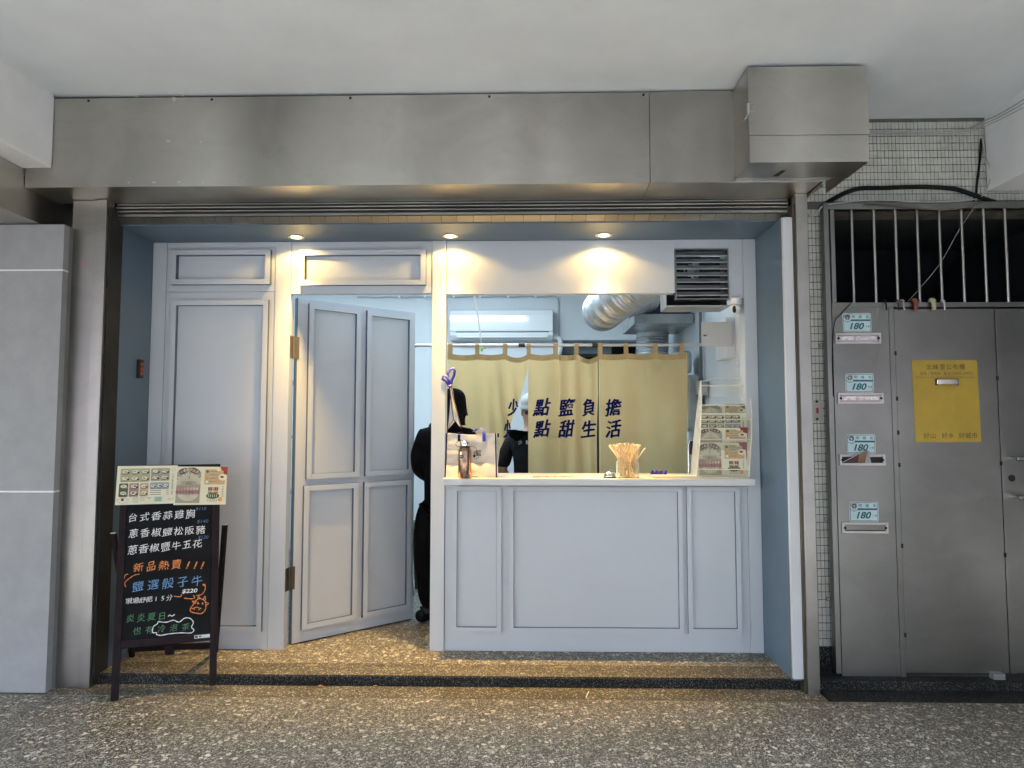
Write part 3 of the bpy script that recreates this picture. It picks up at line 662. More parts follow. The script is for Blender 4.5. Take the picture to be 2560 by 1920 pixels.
# louvred vent with its duct box
vt = thing('louvre_vent', 'dark steel louvred exhaust vent set in the header panel', 'vent', (1.15, YF, 2.33))
fr = MB().frame(0.9735, 1.3235, 2.325, 2.663, 0.008, YF-0.012, YF+0.05); fr.build('frame', M_steel_d, vt)
bx('duct_box', M_galv, vt, 0.925, 1.33, YF+0.24, YF+0.25, 2.29, 2.66); bx('duct_box', M_galv, vt, 0.925, 1.335, YF+0.02, YF+0.25, 2.285, 2.292); bx('duct_box', M_galv, vt, 0.925, 0.93, YF+0.062, YF+0.24, 2.292, 2.66)
bx('duct_box', M_galv, vt, 1.326, 1.33, YF+0.062, YF+0.24, 2.292, 2.66)
bx('backing', M_dark, vt, 0.93, 1.325, YF+0.20, YF+0.21, 2.292, 2.66)
for k in range(7):
    z = 2.352+k*0.044
    sl = MB(); o_ = Vector((0.982, YF-0.008, z)); V_ = Vector((0, math.cos(R(38)), math.sin(R(38)))); U_ = Vector((1, 0, 0)); sl.obox(o_, U_, V_, U_.cross(V_), 0, 0.333, 0, 0.052, 0, 0.0015); sl.box(0.982, 1.315, YF-0.010, YF-0.0078, z-0.003, z+0.003)
    sl.build('blade', M_galv, vt)

# ---------------------------------------------------------------- the half open door
HX, HY = -1.565, 4.545; DU = Vector((0.707, 0.627, 0)).normalized(); DN = Vector((DU.y, -DU.x, 0)); DV = Vector((0, 0, 1))
dr = thing('shop_door', 'pale grey panelled door standing half open into the shop', 'door', (HX, HY, ZS)); DO = Vector((HX, HY, 0))
leaf_ = MB().obox(DO, DU, DV, DN, 0.018, 0.948, 0.066, 2.366, -0.038, 0.0).build('leaf', [M_panel], dr, bev=0.0015)
MB().obox(DO, DU, DV, DN, 0.012, 0.0175, 0.066, 2.366, -0.038, 0.0).build('edge_band', M_blue, dr)
MB().obox(DO, DU, DV, DN, 0.02, 0.945, 0.0605, 0.0655, -0.034, -0.004).build('bottom_seal', M_dark, dr)
def dmould(u0, u1, v0, v1, w=0.036, p=0.026):
    m = MB(); f_ = lambda a, b, c, d, q: m.obox(DO, DU, DV, DN, a, b, c, d, 0.0005, q)
    f_(u0, u0+w, v0, v1, p); f_(u1-w, u1, v0, v1, p); f_(u0+w, u1-w, v1-w, v1, p); f_(u0+w, u1-w, v0, v0+w, p)
    two_tone(m.build('moulding', [M_panel, M_edge], leaf_), DN)
for q in ((0.088, 0.480, 1.140, 2.335), (0.528, 0.920, 1.140, 2.335), (0.074, 0.474, 0.148, 1.098), (0.522, 0.913, 0.148, 1.098)): dmould(*q)
for z in (0.42, 1.95):
    hb = MB(); hb.tube([(-1.567, 4.535, z), (-1.567, 4.535, z+0.15)], 0.009, 12); hb.box(-1.5745, -1.5715, 4.47, 4.532, z, z+0.15)
    hb.obox(DO, DU, DV, DN, 0.006, 0.03, z, z+0.15, 0.001, 0.003); hb.build('hinge', M_bronze if z < 1 else paint('brass_hinge', (0.30, 0.26, 0.18), 0.4, metal=0.8), dr, smooth=True)
# light switch on the alcove's left wall
sw = thing('shutter_switch', 'small black three button switch on the dark alcove wall', 'switch', (-2.505, 4.33, 1.86))
bx('plate', M_blkpl, sw, -2.505, -2.485, 4.31, 4.36, 1.805, 1.925, 0.003)
for z in (1.825, 1.855, 1.885): bx('button', paint('amber_button', (0.35, 0.07, 0.03), 0.4), sw, -2.4855, -2.481, 4.322, 4.348, z, z+0.022, 0.001)
# ================================================================ INSIDE THE SHOP
M_int = M_wallin
struct(bx('shop_wall_left', M_int, None, -3.25, -3.2, 4.53, 9.6, ZS, 3.3)); struct(bx('shop_wall_right', M_int, None, 1.53, 1.62, 4.575, 9.6, ZS, 3.3))
struct(bx('shop_wall_back', M_int, None, -3.2, 0.37, 7.95, 8.1, ZS, 3.3)); struct(bx('shop_wall_front', M_int, None, -3.2, 1.6, 4.53, 4.56, 2.74, 3.3))
struct(bx('shop_ceiling', M_int, None, -3.3, 1.65, 4.50, 9.7, 3.3, 3.35)); struct(bx('shop_beam', M_int, None, 0.37, 1.53, 7.95, 8.2, 2.50, 3.3))
struct(bx('kitchen_wall', paint('kitchen_grey', (0.22, 0.25, 0.26), 0.6, 0.1), None, 0.37, 1.53, 9.5, 9.6, ZS, 3.3)); struct(bx('kitchen_side_wall', M_int, None, 0.25, 0.37, 8.1, 9.5, ZS, 3.3))
dc = thing('tiled_cabinet', 'tall black tiled cabinet at the back of the kitchen', 'cabinet', (1.1, 9.2, ZS))
bx('body', M_blkpl, dc, 0.78, 1.50, 9.2, 9.48, ZS, 2.62)
for i in range(4):
    for j in range(4): bx('panel', paint('black_tile', (0.03, 0.028, 0.026), 0.3, 0.2), dc, 0.79+i*0.177, 0.79+i*0.177+0.174, 9.19, 9.199, 1.9+j*0.18, 1.9+j*0.18+0.177)
# fluorescent tubes
for k, (x, y) in enumerate(((-0.6, 6.3), (-0.6, 5.4), (-2.2, 6.3))):
    tl = thing('tube_light', ['fluorescent tube fixture on the shop ceiling, farther one', 'fluorescent tube fixture on the shop ceiling, nearer one', 'fluorescent tube fixture on the shop ceiling behind the door'][k], 'light', (x, y, 3.3))
    bx('batten', M_white, tl, x-0.62, x+0.62, y-0.05, y+0.05, 3.265, 3.3, 0.003); MB().tube([(x-0.60, y, 3.245), (x+0.60, y, 3.245)], 0.014, 12).build('tube', M_tube, tl, smooth=True)
    ld = bpy.data.lights.new('tube_lamp', 'AREA'); ld.shape = 'RECTANGLE'; ld.size = 1.2; ld.size_y = 0.10; ld.energy = 1.6; ld.color = (0.70, 0.88, 1.0)
    lo = bpy.data.objects.new('tube_lamp', ld); COL.objects.link(lo); lo.parent = tl; lo.location = (0, 0, -0.08)
# air conditioner
ax0, ax1, ay = -0.885, 0.297, 7.95
ac = thing('air_conditioner', 'long glossy white air conditioner on the back wall', 'air conditioner', (-0.3, ay, 2.48))
m = MB(); prof = []
pts = [(0.0, 0.36), (-0.13, 0.36), (-0.185, 0.335), (-0.205, 0.28), (-0.21, 0.10), (-0.195, 0.085), (-0.195, 0.05), (-0.15, 0.0), (0, 0.0)]
vs = [(x, ay+dy, 2.485+dz) for x in (ax0, ax1) for (dy, dz) in pts]; n = len(pts)
m.add(vs, [tuple(range(n)), tuple(range(2*n-1, n-1, -1))]+[(i, n+i, n+(i+1) % n, (i+1) % n) for i in range(n)]); m.build('body', M_gloss, ac, bev=0.008)
bx('outlet_slot', paint('ac_slot', (0.12, 0.13, 0.15), 0.5), ac, ax0+0.07, ax1-0.05, ay-0.203, ay-0.19, 2.567, 2.585)
acf = bx('flap', M_gloss, ac, ax0+0.08, ax1-0.06, ay-0.206, ay-0.19, 2.505, 2.562, 0.004); bx('flap_line', paint('ac_line', (0.3, 0.32, 0.34), 0.5), acf, ax0+0.08, ax1-0.06, ay-0.2075, ay-0.205, 2.532, 2.534)
# conduits on the back wall
cdt = thing('wall_conduit', 'pale conduit clipped along the back wall above the air conditioner', 'conduit', (-0.3, 7.93, 2.95))
zc_ = W(1080, 640.5, 7.93)[1]; xr = W(1203, 700, 7.93)[0]
cp = []
for k in range(25):
    x = -2.0+(xr+1.97)*k/24; cp.append((x, 7.93, zc_+0.006*math.sin(k*1.9)))
cp += [(xr+0.005, 7.93, zc_-0.02), (xr+0.02, 7.93, zc_-0.06), (xr+0.02, 7.93, 2.50)]
MB().tube(cp, 0.010, 8).build('pipe', paint('conduit_grey', (0.42, 0.46, 0.50), 0.5), cdt, smooth=True)
for x in (-1.5, -1.2, -0.86, -0.55, -0.22, 0.10): bx('clip', M_white, cdt, x-0.012, x+0.012, 7.91, 7.949, zc_-0.018, zc_+0.016)
ot = thing('wall_outlet', 'white double socket high on the back wall', 'socket', (-1.0, 7.93, 2.86))
xo, zo = W(1074/S/1.0, 740/S, 7.93)
bx('plate', M_white, ot, xo-0.06, xo+0.06, 7.93, 7.949, zo-0.035, zo+0.035, 0.004)
for dx in (-0.025, 0.025):
    for dz in (-0.010, 0.010): bx('slot', M_dark, ot, xo+dx-0.004, xo+dx+0.004, 7.928, 7.9299, zo+dz-0.002, zo+dz+0.002)
# pipes right of the air conditioner
pp = thing('refrigerant_pipe', 'wrapped pipes and tray right of the air conditioner', 'pipe', (0.45, 8.3, 2.4))
MB().tube([(0.25, 7.9, 2.52), (0.33, 7.88, 2.53), (0.385, 7.88, 2.50), (0.385, 7.9, 2.40), (0.36, 7.93, 2.30)], 0.03, 12).build('elbow', M_white, pp, smooth=True)
MB().tube([(0.38, 8.6, 2.56), (0.6, 8.5, 2.57), (0.9, 8.4, 2.55), (1.2, 8.3, 2.56)], 0.012, 8).build('cable', M_cable, pp, smooth=True)
bx('tray', paint('grey_tray', (0.17, 0.20, 0.22), 0.5), pp, 0.38, 1.02, 8.2, 8.6, 2.36, 2.48, 0.02); MB().tube([(0.38, 8.3, 2.50), (1.0, 8.25, 2.505)], 0.02, 8).build('pipe', M_foil, pp, smooth=True)
# pull cord
pc = thing('pull_cord', 'white pull cord with a small green leaf tag hanging before the air conditioner', 'cord', (-0.3, 5.3, 2.2))
a_ = W(1024, 636, 5.2); b_ = W(1039, 735, 5.2); c_ = W(1041, 752, 5.2)
MB().tube([(a_[0]-0.01, 5.2, a_[1]+0.15), (a_[0], 5.2, a_[1]), ((a_[0]+b_[0])/2+0.004, 5.2, (a_[1]+b_[1])/2), (b_[0], 5.2, b_[1]), (c_[0], 5.2, c_[1])], [0.009, 0.009, 0.007, 0.005, 0.002], 6).build('cord', M_white, pc)
ml_ = paint('leaf_green', (0.30, 0.55, 0.08), 0.4)
MB().ball((c_[0], 5.2, c_[1]-0.012), 0.011, sq=(1, 0.3, 1.4)).ball((c_[0]+0.022, 5.2, c_[1]), 0.009, sq=(1.3, 0.3, 0.7)).build('leaf_tag', ml_, pc, smooth=True)
# flexible ducts
def duct(name, pts, r, pitch=0.024):
    P = [Vector(p) for p in pts]; q = []
    for i in range(len(P)-1):
        p0 = P[max(i-1, 0)]; p1 = P[i]; p2 = P[i+1]; p3 = P[min(i+2, len(P)-1)]
        L = (p2-p1).length; n = max(2, int(L/(pitch/2)))
        for k in range(n):
            t = k/n; t2 = t*t; t3 = t2*t
            q.append(0.5*((2*p1)+(p2-p0)*t+(2*p0-5*p1+4*p2-p3)*t2+(3*p1-p0-3*p2+p3)*t3))
    q.append(P[-1])
    return MB().tube(q, [r*(1.0 if i % 2 else 0.955)*(1+0.012*math.sin(i*2.3)) for i in range(len(q))], 28)
fd = thing('flexible_duct', 'wide silver ribbed duct curving down from the louvre vent', 'duct', (0.8, 5.8, 2.5))
duct('d', [(1.22, 4.80, 2.56), (1.02, 4.86, 2.57), (0.85, 4.98, 2.555), (0.69, 5.15, 2.47), (0.61, 5.40, 2.42), (0.66, 5.70, 2.48), (0.85, 6.05, 2.62), (1.1, 6.35, 2.7)], 0.165).build('hose', M_foil, fd, smooth=True)
fd2 = thing('flexible_duct', 'silver ribbed duct rising vertically to the navy range hood', 'duct', (1.27, 6.9, 2.0))
duct('d', [(1.20, 6.9, 1.6), (1.22, 6.9, 1.9), (1.26, 6.9, 2.2), (1.27, 6.9, 2.53)], 0.165).build('hose', M_foil, fd2, smooth=True)
hd = thing('range_hood', 'navy blue enamelled extractor box under the silver duct', 'extractor', (1.3, 6.4, 2.45))
xa, zb = W(1381, 700, 6.3); xb, zt = W(1494, 668, 6.3)
bx('body', M_hood, hd, xa, 1.515, 6.3, 6.9, zb+0.08, zt+0.12, 0.004); bx('tray', M_galv, hd, xa-0.06, 1.515, 6.2, 6.95, zb-0.01, zb+0.078, 0.003)
bx('junction', M_blkpl, hd, xa-0.05, xa-0.003, 6.28, 6.36, zb+0.09, zt+0.02, 0.003); MB().tube([(xa-0.03, 6.27, zt+0.01), (xa+0.02, 6.25, zt-0.04), (xa+0.06, 6.2, zb)], 0.003, 6).build('wire', M_white, hd)
# clear folded sheets and grey tanks right of the curtain
tk = thing('steel_tank', 'grey steel equipment with a curved front right of the curtain', 'equipment', (1.4, 6.0, 1.5))
x_, z_ = W(1493, 800, 5.9)
bx('body', M_galv, tk, W(1484, 900, 5.9)[0], 1.50, 5.9, 6.5, 1.45, 1.94, 0.03); bx('switch_box', M_galv, tk, 1.44, 1.52, 5.75, 5.88, 1.76, 1.88, 0.004)
bx('hopper', M_foil, tk, 1.30, 1.45, 6.0, 6.3, 1.96, 2.16, 0.03)
ps = thing('sauce_pump', 'chrome pump stand beside the brochure rack', 'pump', (1.33, 5.0, 1.0))
xq = W(1488, 1000, 5.0)[0]; MB().tube([(xq, 5.0, 0.9), (xq, 5.0, 1.36), (xq+0.01, 5.0, 1.39), (xq+0.035, 5.0, 1.395)], 0.009, 10).build('tube', M_chrome, ps, smooth=True)
bx('head', M_blkpl, ps, xq+0.012, xq+0.05, 4.98, 5.03, 1.29, 1.385, 0.004); bx('bracket', M_galv, ps, xq+0.01, xq+0.06, 4.98, 5.03, 1.0, 1.285, 0.004)
wb_ = thing('wire_basket', 'wire basket of dark jars behind the chrome pump', 'basket', (1.4, 5.1, 1.3))
for k in range(5): MB().tube([(1.285+k*0.022, 5.12, 1.42), (1.290+k*0.02, 5.12, 1.52)], 0.0025, 6).build('wire', M_chrome, wb_)
bx('jar', M_blkpl, wb_, 1.28, 1.40, 5.13, 5.20, 1.50, 1.57, 0.015); bx('shelf', M_galv, wb_, 1.28, 1.5, 5.10, 5.22, 1.40, 1.42)
# conduit + electric box on the right wall
eb = thing('electric_box', 'white electric box on the right shop wall with its door ajar', 'electric box', (1.4, 5.0, 2.1))
bx('back_box', M_white, eb, 1.46, 1.53, 5.02, 5.30, 2.00, 2.30, 0.003)
MB().obox(Vector((1.505, 5.0, 2.082)), Vector((-1, 0.04, 0)).normalized(), Vector((0, 0, 1)), Vector((0.04, 1, 0)).normalized(), 0, 0.225, 0, 0.178, 0, 0.012).build('door', paint('box_door', (0.56, 0.56, 0.54), 0.5, 0.03), eb, bev=0.002)
bx('latch', M_dark, eb, 1.293, 1.303, 4.998, 5.004, 2.155, 2.163); bx('latch', M_chrome, eb, 1.303, 1.315, 4.996, 5.004, 2.155, 2.164)
wc = thing('wall_conduit', 'dark vertical pipe on the right shop wall behind the electric box', 'conduit', (1.5, 6.0, 1.5))
MB().tube([(1.505, 5.9, 1.0), (1.50, 5.9, 1.8), (1.50, 5.9, 3.0)], 0.013, 8).build('pipe', paint('dark_conduit', (0.13, 0.15, 0.16), 0.5), wc, smooth=True)
wp = thing('wall_plate', 'grey square backing board on the right shop wall', 'board', (1.52, 4.85, 2.0)); bx('board', M_white, wp, 1.52, 1.529, 4.64, 4.98, 1.93, 2.36, 0.002)
# camera
sc_ = thing('security_camera', 'white dome security camera hanging under the header corner', 'camera', (1.365, 4.46, 2.33))
MB().lathe((1.368, 4.47, 0), [(0.038, 2.334), (0.038, 2.300), (0.033, 2.294)], 24).build('mount', M_white, sc_, smooth=True)
sch = MB().ball((1.368, 4.465, 2.262), 0.036, 20, 14).build('head', M_white, sc_, smooth=True); MB().ball((1.352, 4.444, 2.258), 0.022, 14, 10, (0.6, 0.7, 1.1)).build('lens', M_dark, sch, smooth=True)
# small dark stool behind the door
so = thing('stool', 'black stool just inside the shop beside the door', 'stool', (-1.05, 5.95, ZS))
bx('seat', M_blkpl, so, -1.30, -0.985, 5.85, 6.15, 0.60, 0.66, 0.01)
for x in (-1.27, -1.01):
    for y in (5.88, 6.12): MB().tube([(x, y, 0.60), (x+(0.03 if x > -1.1 else -0.03), y, ZS)], 0.016, 8).build('leg', M_blkpl, so)
bx('apron', M_blkpl, so, -1.28, -1.0, 5.87, 5.89, 0.40, 0.60)
# things glimpsed through the hinge gap
rk = thing('storage_rack', 'grey storage rack seen through the gap beside the open door', 'rack', (-2.2, 5.6, ZS))
for z in (0.5, 0.95, 1.4, 1.85): bx('shelf', M_galv, rk, -3.0, -1.9, 5.4, 5.85, z, z+0.02)
for x in (-3.0, -1.92):
    for y in (5.4, 5.83): bx('post', M_galv, rk, x, x+0.02, y, y+0.02, ZS, 1.95)
for (x, z, h) in ((-2.3, 0.52, 0.22), (-2.7, 0.97, 0.25), (-2.2, 0.97, 0.18)): bx('tub', M_blkpl, rk, x-0.15, x+0.15, 5.45, 5.8, z, z+h, 0.01)

# ---------------------------------------------------------------- curtain rod and noren
CY = 5.35
M_cloth, t_, b_n = nt('noren_cloth'); co_ = coords(t_, (1, 1, 1), True)
n_ = node(t_, 'ShaderNodeTexNoise', Scale=2.2, Detail=6.0, Roughness=0.6); t_.links.new(co_, n_.inputs['Vector'])
t_.links.new(ramp(t_, n_.outputs[0], [(0.3, (0.68, 0.50, 0.23)), (0.7, (0.80, 0.63, 0.34))]), b_n.inputs['Base Color']); b_n.inputs['Roughness'].default_value = 0.9
wv_ = node(t_, 'ShaderNodeTexWave', Scale=260.0); t_.links.new(co_, wv_.inputs['Vector'])
wr_ = node(t_, 'ShaderNodeTexNoise', Scale=7.0, Detail=4.0, Roughness=0.5, Distortion=0.6); t_.links.new(co_, wr_.inputs['Vector'])
bump(t_, b_n, wr_.outputs[0], 0.6, 0.02)
tr_ = t_.nodes.new('ShaderNodeBsdfTranslucent'); tr_.inputs[0].default_value = (0.88, 0.70, 0.36, 1); mx_ = t_.nodes.new('ShaderNodeMixShader'); mx_.inputs[0].default_value = 0.5
t_.links.new(b_n.outputs[0], mx_.inputs[1]); t_.links.new(tr_.outputs[0], mx_.inputs[2]); t_.links.new(mx_.outputs[0], t_.nodes['Material Output'].inputs['Surface'])
rod = thing('curtain_rod', 'silver curtain rod with black joints across the serving window', 'rod', (0.3, CY, 2.133))
MB().tube([(-0.90, CY, 2.133), (1.53, CY, 2.133)], 0.0125, 14).build('pole', paint('rod_metal', (0.62, 0.62, 0.62), 0.3, metal=0.6), rod, smooth=True)
for xd in (1127, 1286): x = W(xd, 745, CY)[0]; MB().tube([(x-0.025, CY, 2.133), (x+0.025, CY, 2.133)], 0.0155, 14).build('joint', M_blkpl, rod, smooth=True)
MB().tube([(-0.903, CY, 2.133), (-0.885, CY, 2.133)], 0.022, 14).build('end_cap', M_blkpl, rod, smooth=True)
tabs = [W(x, 750, CY)[0] for x in (973, 1031, 1091, 1142, 1200, 1245, 1296, 1352, 1415, 1472)]
ztop = W(1200, 764, CY)[1]
edgeP = sorted([(W(1140, 795, CY)[1], W(1140, 795, CY)[0])]+[(W(a/S, b/S, CY)[1], W(a/S, b/S, CY)[0]) for a, b in ((1309.5, 963.6), (1296, 1008), (1284.4, 1039), (1271, 1079), (1249.7, 1123.7), (1244, 1170))])
def left_edge(z):
    if z >= edgeP[-1][0]: return edgeP[-1][1]
    if z <= edgeP[0][0]: return edgeP[0][1]
    for (z0, x0), (z1, x1) in zip(edgeP, edgeP[1:]):
        if z0 <= z <= z1: return x0+(x1-x0)*(z-z0)/(z1-z0)
    return 0
spx = W(1140, 860, CY)[0]; sp2 = W(1293, 900, CY)[0]; rx = W(1483, 900, CY)[0]; lx = W(968, 900, CY)[0]
def sag(x):
    for a, b in zip(tabs, tabs[1:]):
        if a <= x <= b:
            t = (x-a)/(b-a); w = 4*t*(1-t); return {0: 0.012, 1: 0.010, 2: 0.034, 3: 0.012, 4: 0.016, 5: 0.045, 6: 0.010, 7: 0.008, 8: 0.008}.get(tabs.index(a), 0.01)*w
    return 0
def wave(x, z):
    d = (ztop-z)
    g = 0.020*math.sin(x*13+1.2*noise.noise(Vector((x*2, z*1.0, 0))))*min(1, 0.35+d*0.9)+0.006*math.sin(x*31+2.0+z*0.8)+0.007*noise.noise(Vector((x*7, z*5, 2)))
    if x < spx: g += 0.03*max(0, (x+0.35)/0.35)*math.sin(x*60+z*5)*min(1, d*2) if x > -0.35 else 0
    if 0.25 < x < 0.56: g += 0.014*math.sin(x*55)
    return CY-0.014+g
cu = thing('noren_curtain', 'mustard yellow split shop curtain with blue characters hung from the silver rod', 'curtain', (0.3, CY, 1.0))
def cloth(name, fl, fr, label=None, nu=70, nv=70, zbot=0.98):
    m = MB(); b = 0
    for j in range(nv+1):
        t = j/nv
        for i in range(nu+1):
            u = i/nu; xr_ = 0; zt_ = ztop-0.0
            z = ztop+(zbot-ztop)*t; x = fl(z)+(fr(z)-fl(z))*u
            xtop = fl(ztop)+(fr(ztop)-fl(ztop))*u
            z2 = z-sag(xtop)*(1-t)**6
            m.v.append(Vector((x, wave(x, z), z2)))
    for j in range(nv):
        for i in range(nu):
            a = j*(nu+1)+i; m.f.append((a, a+1, a+nu+2, a+nu+1)); m.mi.append(0)
    return m.build('curtain_panel', M_cloth, cu, smooth=True)
cloth('p', lambda z: lx, left_edge); cloth('p', lambda z: spx+0.003, lambda z: sp2-0.004-0.012*max(0, min(1, (1.75-z)/0.3)))
cloth('p', lambda z: sp2+0.002, lambda z: rx+0.008*math.sin(z*4))
M_seam = paint('noren_hem', (0.46, 0.33, 0.15), 0.9, 0.1, scale=20, bmp=0.3)
hm = MB(); nn = 220
for i in range(nn+1):
    x = lx+(rx-lx)*i/nn
    for d in (0.0, 0.046): hm.v.append(Vector((x, wave(x, ztop-d)-0.003, ztop-d-sag(x)*(1 if d == 0 else 0.78))))
for i in range(nn): hm.f.append((2*i, 2*i+2, 2*i+3, 2*i+1)); hm.mi.append(0)
hm.build('hem', M_seam, cu, smooth=True)
for i, x in enumerate(tabs):
    w = 0.030; m = MB(); pr_ = [(-0.0150, -0.06), (-0.018, -0.02), (-0.017, 0.0), (-0.0145, 0.012), (0.0, 0.0175), (0.0145, 0.012), (0.017, 0.0), (0.016, -0.055)]
    zc0 = 2.133; vs = []
    for (dy, dz) in pr_:
        for sx in (-1, 1):
            yy = CY+dy; zz_ = zc0+dz
            if dz <= -0.055: zz_ = ztop-0.045; yy = wave(x, ztop)-0.005 if dy < 0 else wave(x, ztop)+0.003
            vs.append((x+sx*w*(0.95 if i % 2 else 1.05)/2*1.15, yy, zz_))
    m.add(vs, [(2*k, 2*k+1, 2*k+3, 2*k+2) for k in range(len(pr_)-1)]); m.build('tab', M_seam, cu, smooth=True)
def cwarp(p): return Vector((p.x, wave(p.x, p.z)-0.005, p.z))
cs_ = Sheet((0, CY, 0), (1, 0, 0), (0, 0, 1), warp=cwarp)
for row, yd, strs in ((0, 880, '少點鹽負擔'), (1, 926, '少點甜生活')):
    for ch, xd in zip(strs, ((1108 if row == 0 else 1096), 1171, 1224, 1270, 1325)):
        x, z = W(xd, yd, CY); w = 0.118
        if ch == '少': w = 0.075 if row == 0 else 0.05
        if ch == '負': w = 0.10
        st_ = random.getstate()
        for q_, dx_ in enumerate((-0.0036, 0.0, 0.0036)):
            random.setstate(st_); cs_.chars(ch, (x+dx_, z-dx_*0.5), (x+dx_, z-dx_*0.5), 0.135, M_navy, q_, w=w, offset=0.004, shear=0.12, wob=0.04, jitter=0.02)
        cs_.flush('character', cu)

# ================================================================ PEOPLE
def hand(parent, wrist, fdir, side, mat=M_skin, s=1.0):
    """palm with five separate curled fingers; fdir = where the fingers point, side = thumb side"""
    f = Vector(fdir).normalized(); t = Vector(side).normalized(); d = f.cross(t).normalized(); w = Vector(wrist)
    v = [(w, 0.024*s), (w+f*0.045*s, (0.034*s, 0.016*s)), (w+f*0.085*s, (0.036*s, 0.014*s))]; e = [(0, 1), (1, 2)]
    skin('palm', mat, parent, v, e, 0, 1)
    for k, L in enumerate((0.066, 0.076, 0.070, 0.054)):
        b0 = w+f*0.075*s+t*(0.027-0.018*k)*s
        p = [(b0, 0.009*s)]
        for q, a in ((0.42, 15), (0.32, 45), (0.26, 75)):
            dirn = f*math.cos(R(a))+d*math.sin(R(a)); p.append((p[-1][0]+dirn*L*q*s, (0.0088-0.001*len(p))*s))
        skin('finger', mat, parent, p, [(0, 1), (1, 2), (2, 3)], 0, 1)
    b0 = w+f*0.025*s+t*0.026*s; p = [(b0, 0.011*s), (b0+(f*0.6+t*0.7).normalized()*0.035*s, 0.010*s), (b0+(f*0.6+t*0.7).normalized()*0.035*s+(f+d*0.4).normalized()*0.03*s, 0.008*s)]
    skin('thumb', mat, parent, p, [(0, 1), (1, 2)], 0, 1)
# customer in black, seen from behind
X, Y = -0.60, 5.10
p1 = thing('person', 'person in a black hooded top and black trousers standing inside behind the post', 'person', (X, Y, ZS))
hip = 0.97
body = [((X, Y, hip), 0.14), ((X, Y, 1.16), (0.15, 0.11)), ((X, Y, 1.36), (0.17, 0.11)), ((X, Y+0.01, 1.53), 0.055), ((X+0.01, Y+0.02, 1.62), (0.075, 0.09)), ((X+0.01, Y+0.03, 1.71), (0.078, 0.095)), ((X+0.01, Y+0.02, 1.76), 0.05),
        ((X-0.17, Y, 1.42), 0.055), ((X-0.185, Y-0.02, 1.18), 0.045), ((X-0.12, Y+0.20, 1.12), 0.035), ((X+0.17, Y, 1.42), 0.055), ((X+0.225, Y-0.02, 1.18), 0.045), ((X+0.12, Y+0.20, 1.12), 0.035),
        ((X-0.095, Y, 0.90), 0.085), ((X-0.11, Y+0.01, 0.52), 0.06), ((X-0.13, Y-0.01, 0.16), 0.04), ((X+0.095, Y, 0.90), 0.085), ((X+0.11, Y+0.01, 0.52), 0.06), ((X+0.11, Y-0.01, 0.16), 0.04)]
be = [(0, 1), (1, 2), (2, 3), (3, 4), (4, 5), (5, 6), (2, 7), (7, 8), (8, 9), (2, 10), (10, 11), (11, 12), (0, 13), (13, 14), (14, 15), (0, 16), (16, 17), (17, 18)]
thin = lambda L, sel=(0, 1, 2, 13, 14, 16, 17): [(v, tuple(q*0.72 for q in r) if isinstance(r, tuple) else r*0.72) if i in sel else (v, r) for i, (v, r) in enumerate(L)]
skin('body', M_skin, p1, thin(body, (0, 1, 2, 3, 4, 5, 6, 13, 14, 16, 17)), be)
hoodie = [((X, Y, 0.86), (0.20, 0.15)), ((X, Y, 1.08), (0.19, 0.14)), ((X, Y, 1.34), (0.205, 0.135)), ((X, Y+0.0, 1.50), 0.125), ((X+0.02, Y+0.005, 1.60), (0.130, 0.130)), ((X+0.035, Y+0.0, 1.71), (0.130, 0.135)), ((X+0.03, Y+0.0, 1.79), (0.085, 0.09)),
          ((X-0.175, Y, 1.44), 0.080), ((X-0.200, Y-0.02, 1.32), 0.072), ((X-0.200, Y-0.03, 1.17), 0.066), ((X-0.12, Y+0.17, 1.10), 0.055), ((X+0.17, Y, 1.445), 0.082), ((X+0.215, Y-0.02, 1.32), 0.075), ((X+0.235, Y-0.03, 1.15), 0.070), ((X+0.12, Y+0.17, 1.10), 0.055)]
skin('hoodie', M_blk, p1, hoodie, [(0, 1), (1, 2), (2, 3), (3, 4), (4, 5), (5, 6), (2, 7), (7, 8), (8, 9), (9, 10), (2, 11), (11, 12), (12, 13), (13, 14)], 1)
trs = [((X, Y, 0.96), (0.165, 0.12)), ((X-0.11, Y, 0.84), (0.145, 0.14)), ((X-0.13, Y, 0.62), 0.125), ((X-0.135, Y+0.005, 0.46), 0.100), ((X-0.135, Y, 0.28), 0.080), ((X-0.12, Y-0.005, 0.15), 0.060),
       ((X+0.10, Y, 0.84), (0.118, 0.12)), ((X+0.12, Y, 0.62), 0.098), ((X+0.12, Y+0.005, 0.46), 0.082), ((X+0.12, Y, 0.28), 0.070), ((X+0.12, Y-0.005, 0.15), 0.058)]
skin('trousers', M_blk, p1, trs, [(0, 1), (1, 2), (2, 3), (3, 4), (4, 5), (0, 6), (6, 7), (7, 8), (8, 9), (9, 10)])
for sx, yy in ((-0.15, 0.0), (0.12, 0.02)):
    skin('sock', paint('grey_sock', (0.08, 0.08, 0.08), 0.9), p1, [((X+sx, Y+yy, 0.17), 0.040), ((X+sx, Y+yy, 0.11), 0.042)], [(0, 1)], 0, 1)
    skin('shoe', M_blk2, p1, [((X+sx+0.03, Y+yy+0.01, 0.12), (0.052, 0.055)), ((X+sx-0.02, Y+yy-0.02, 0.112), (0.052, 0.048)), ((X+sx-0.025-0.03*(sx < 0), Y+yy-0.05, 0.104), (0.05, 0.042)), ((X+sx-0.03, Y+yy+0.10, 0.10), (0.045, 0.04))], [(0, 1), (1, 2), (0, 3)], 0, 2)
for sx in (-1, 1): hand(p1, (X+sx*0.10, Y+0.235, 1.12), (-sx*0.5, 0.8, 0.1), (0, 0, 1))
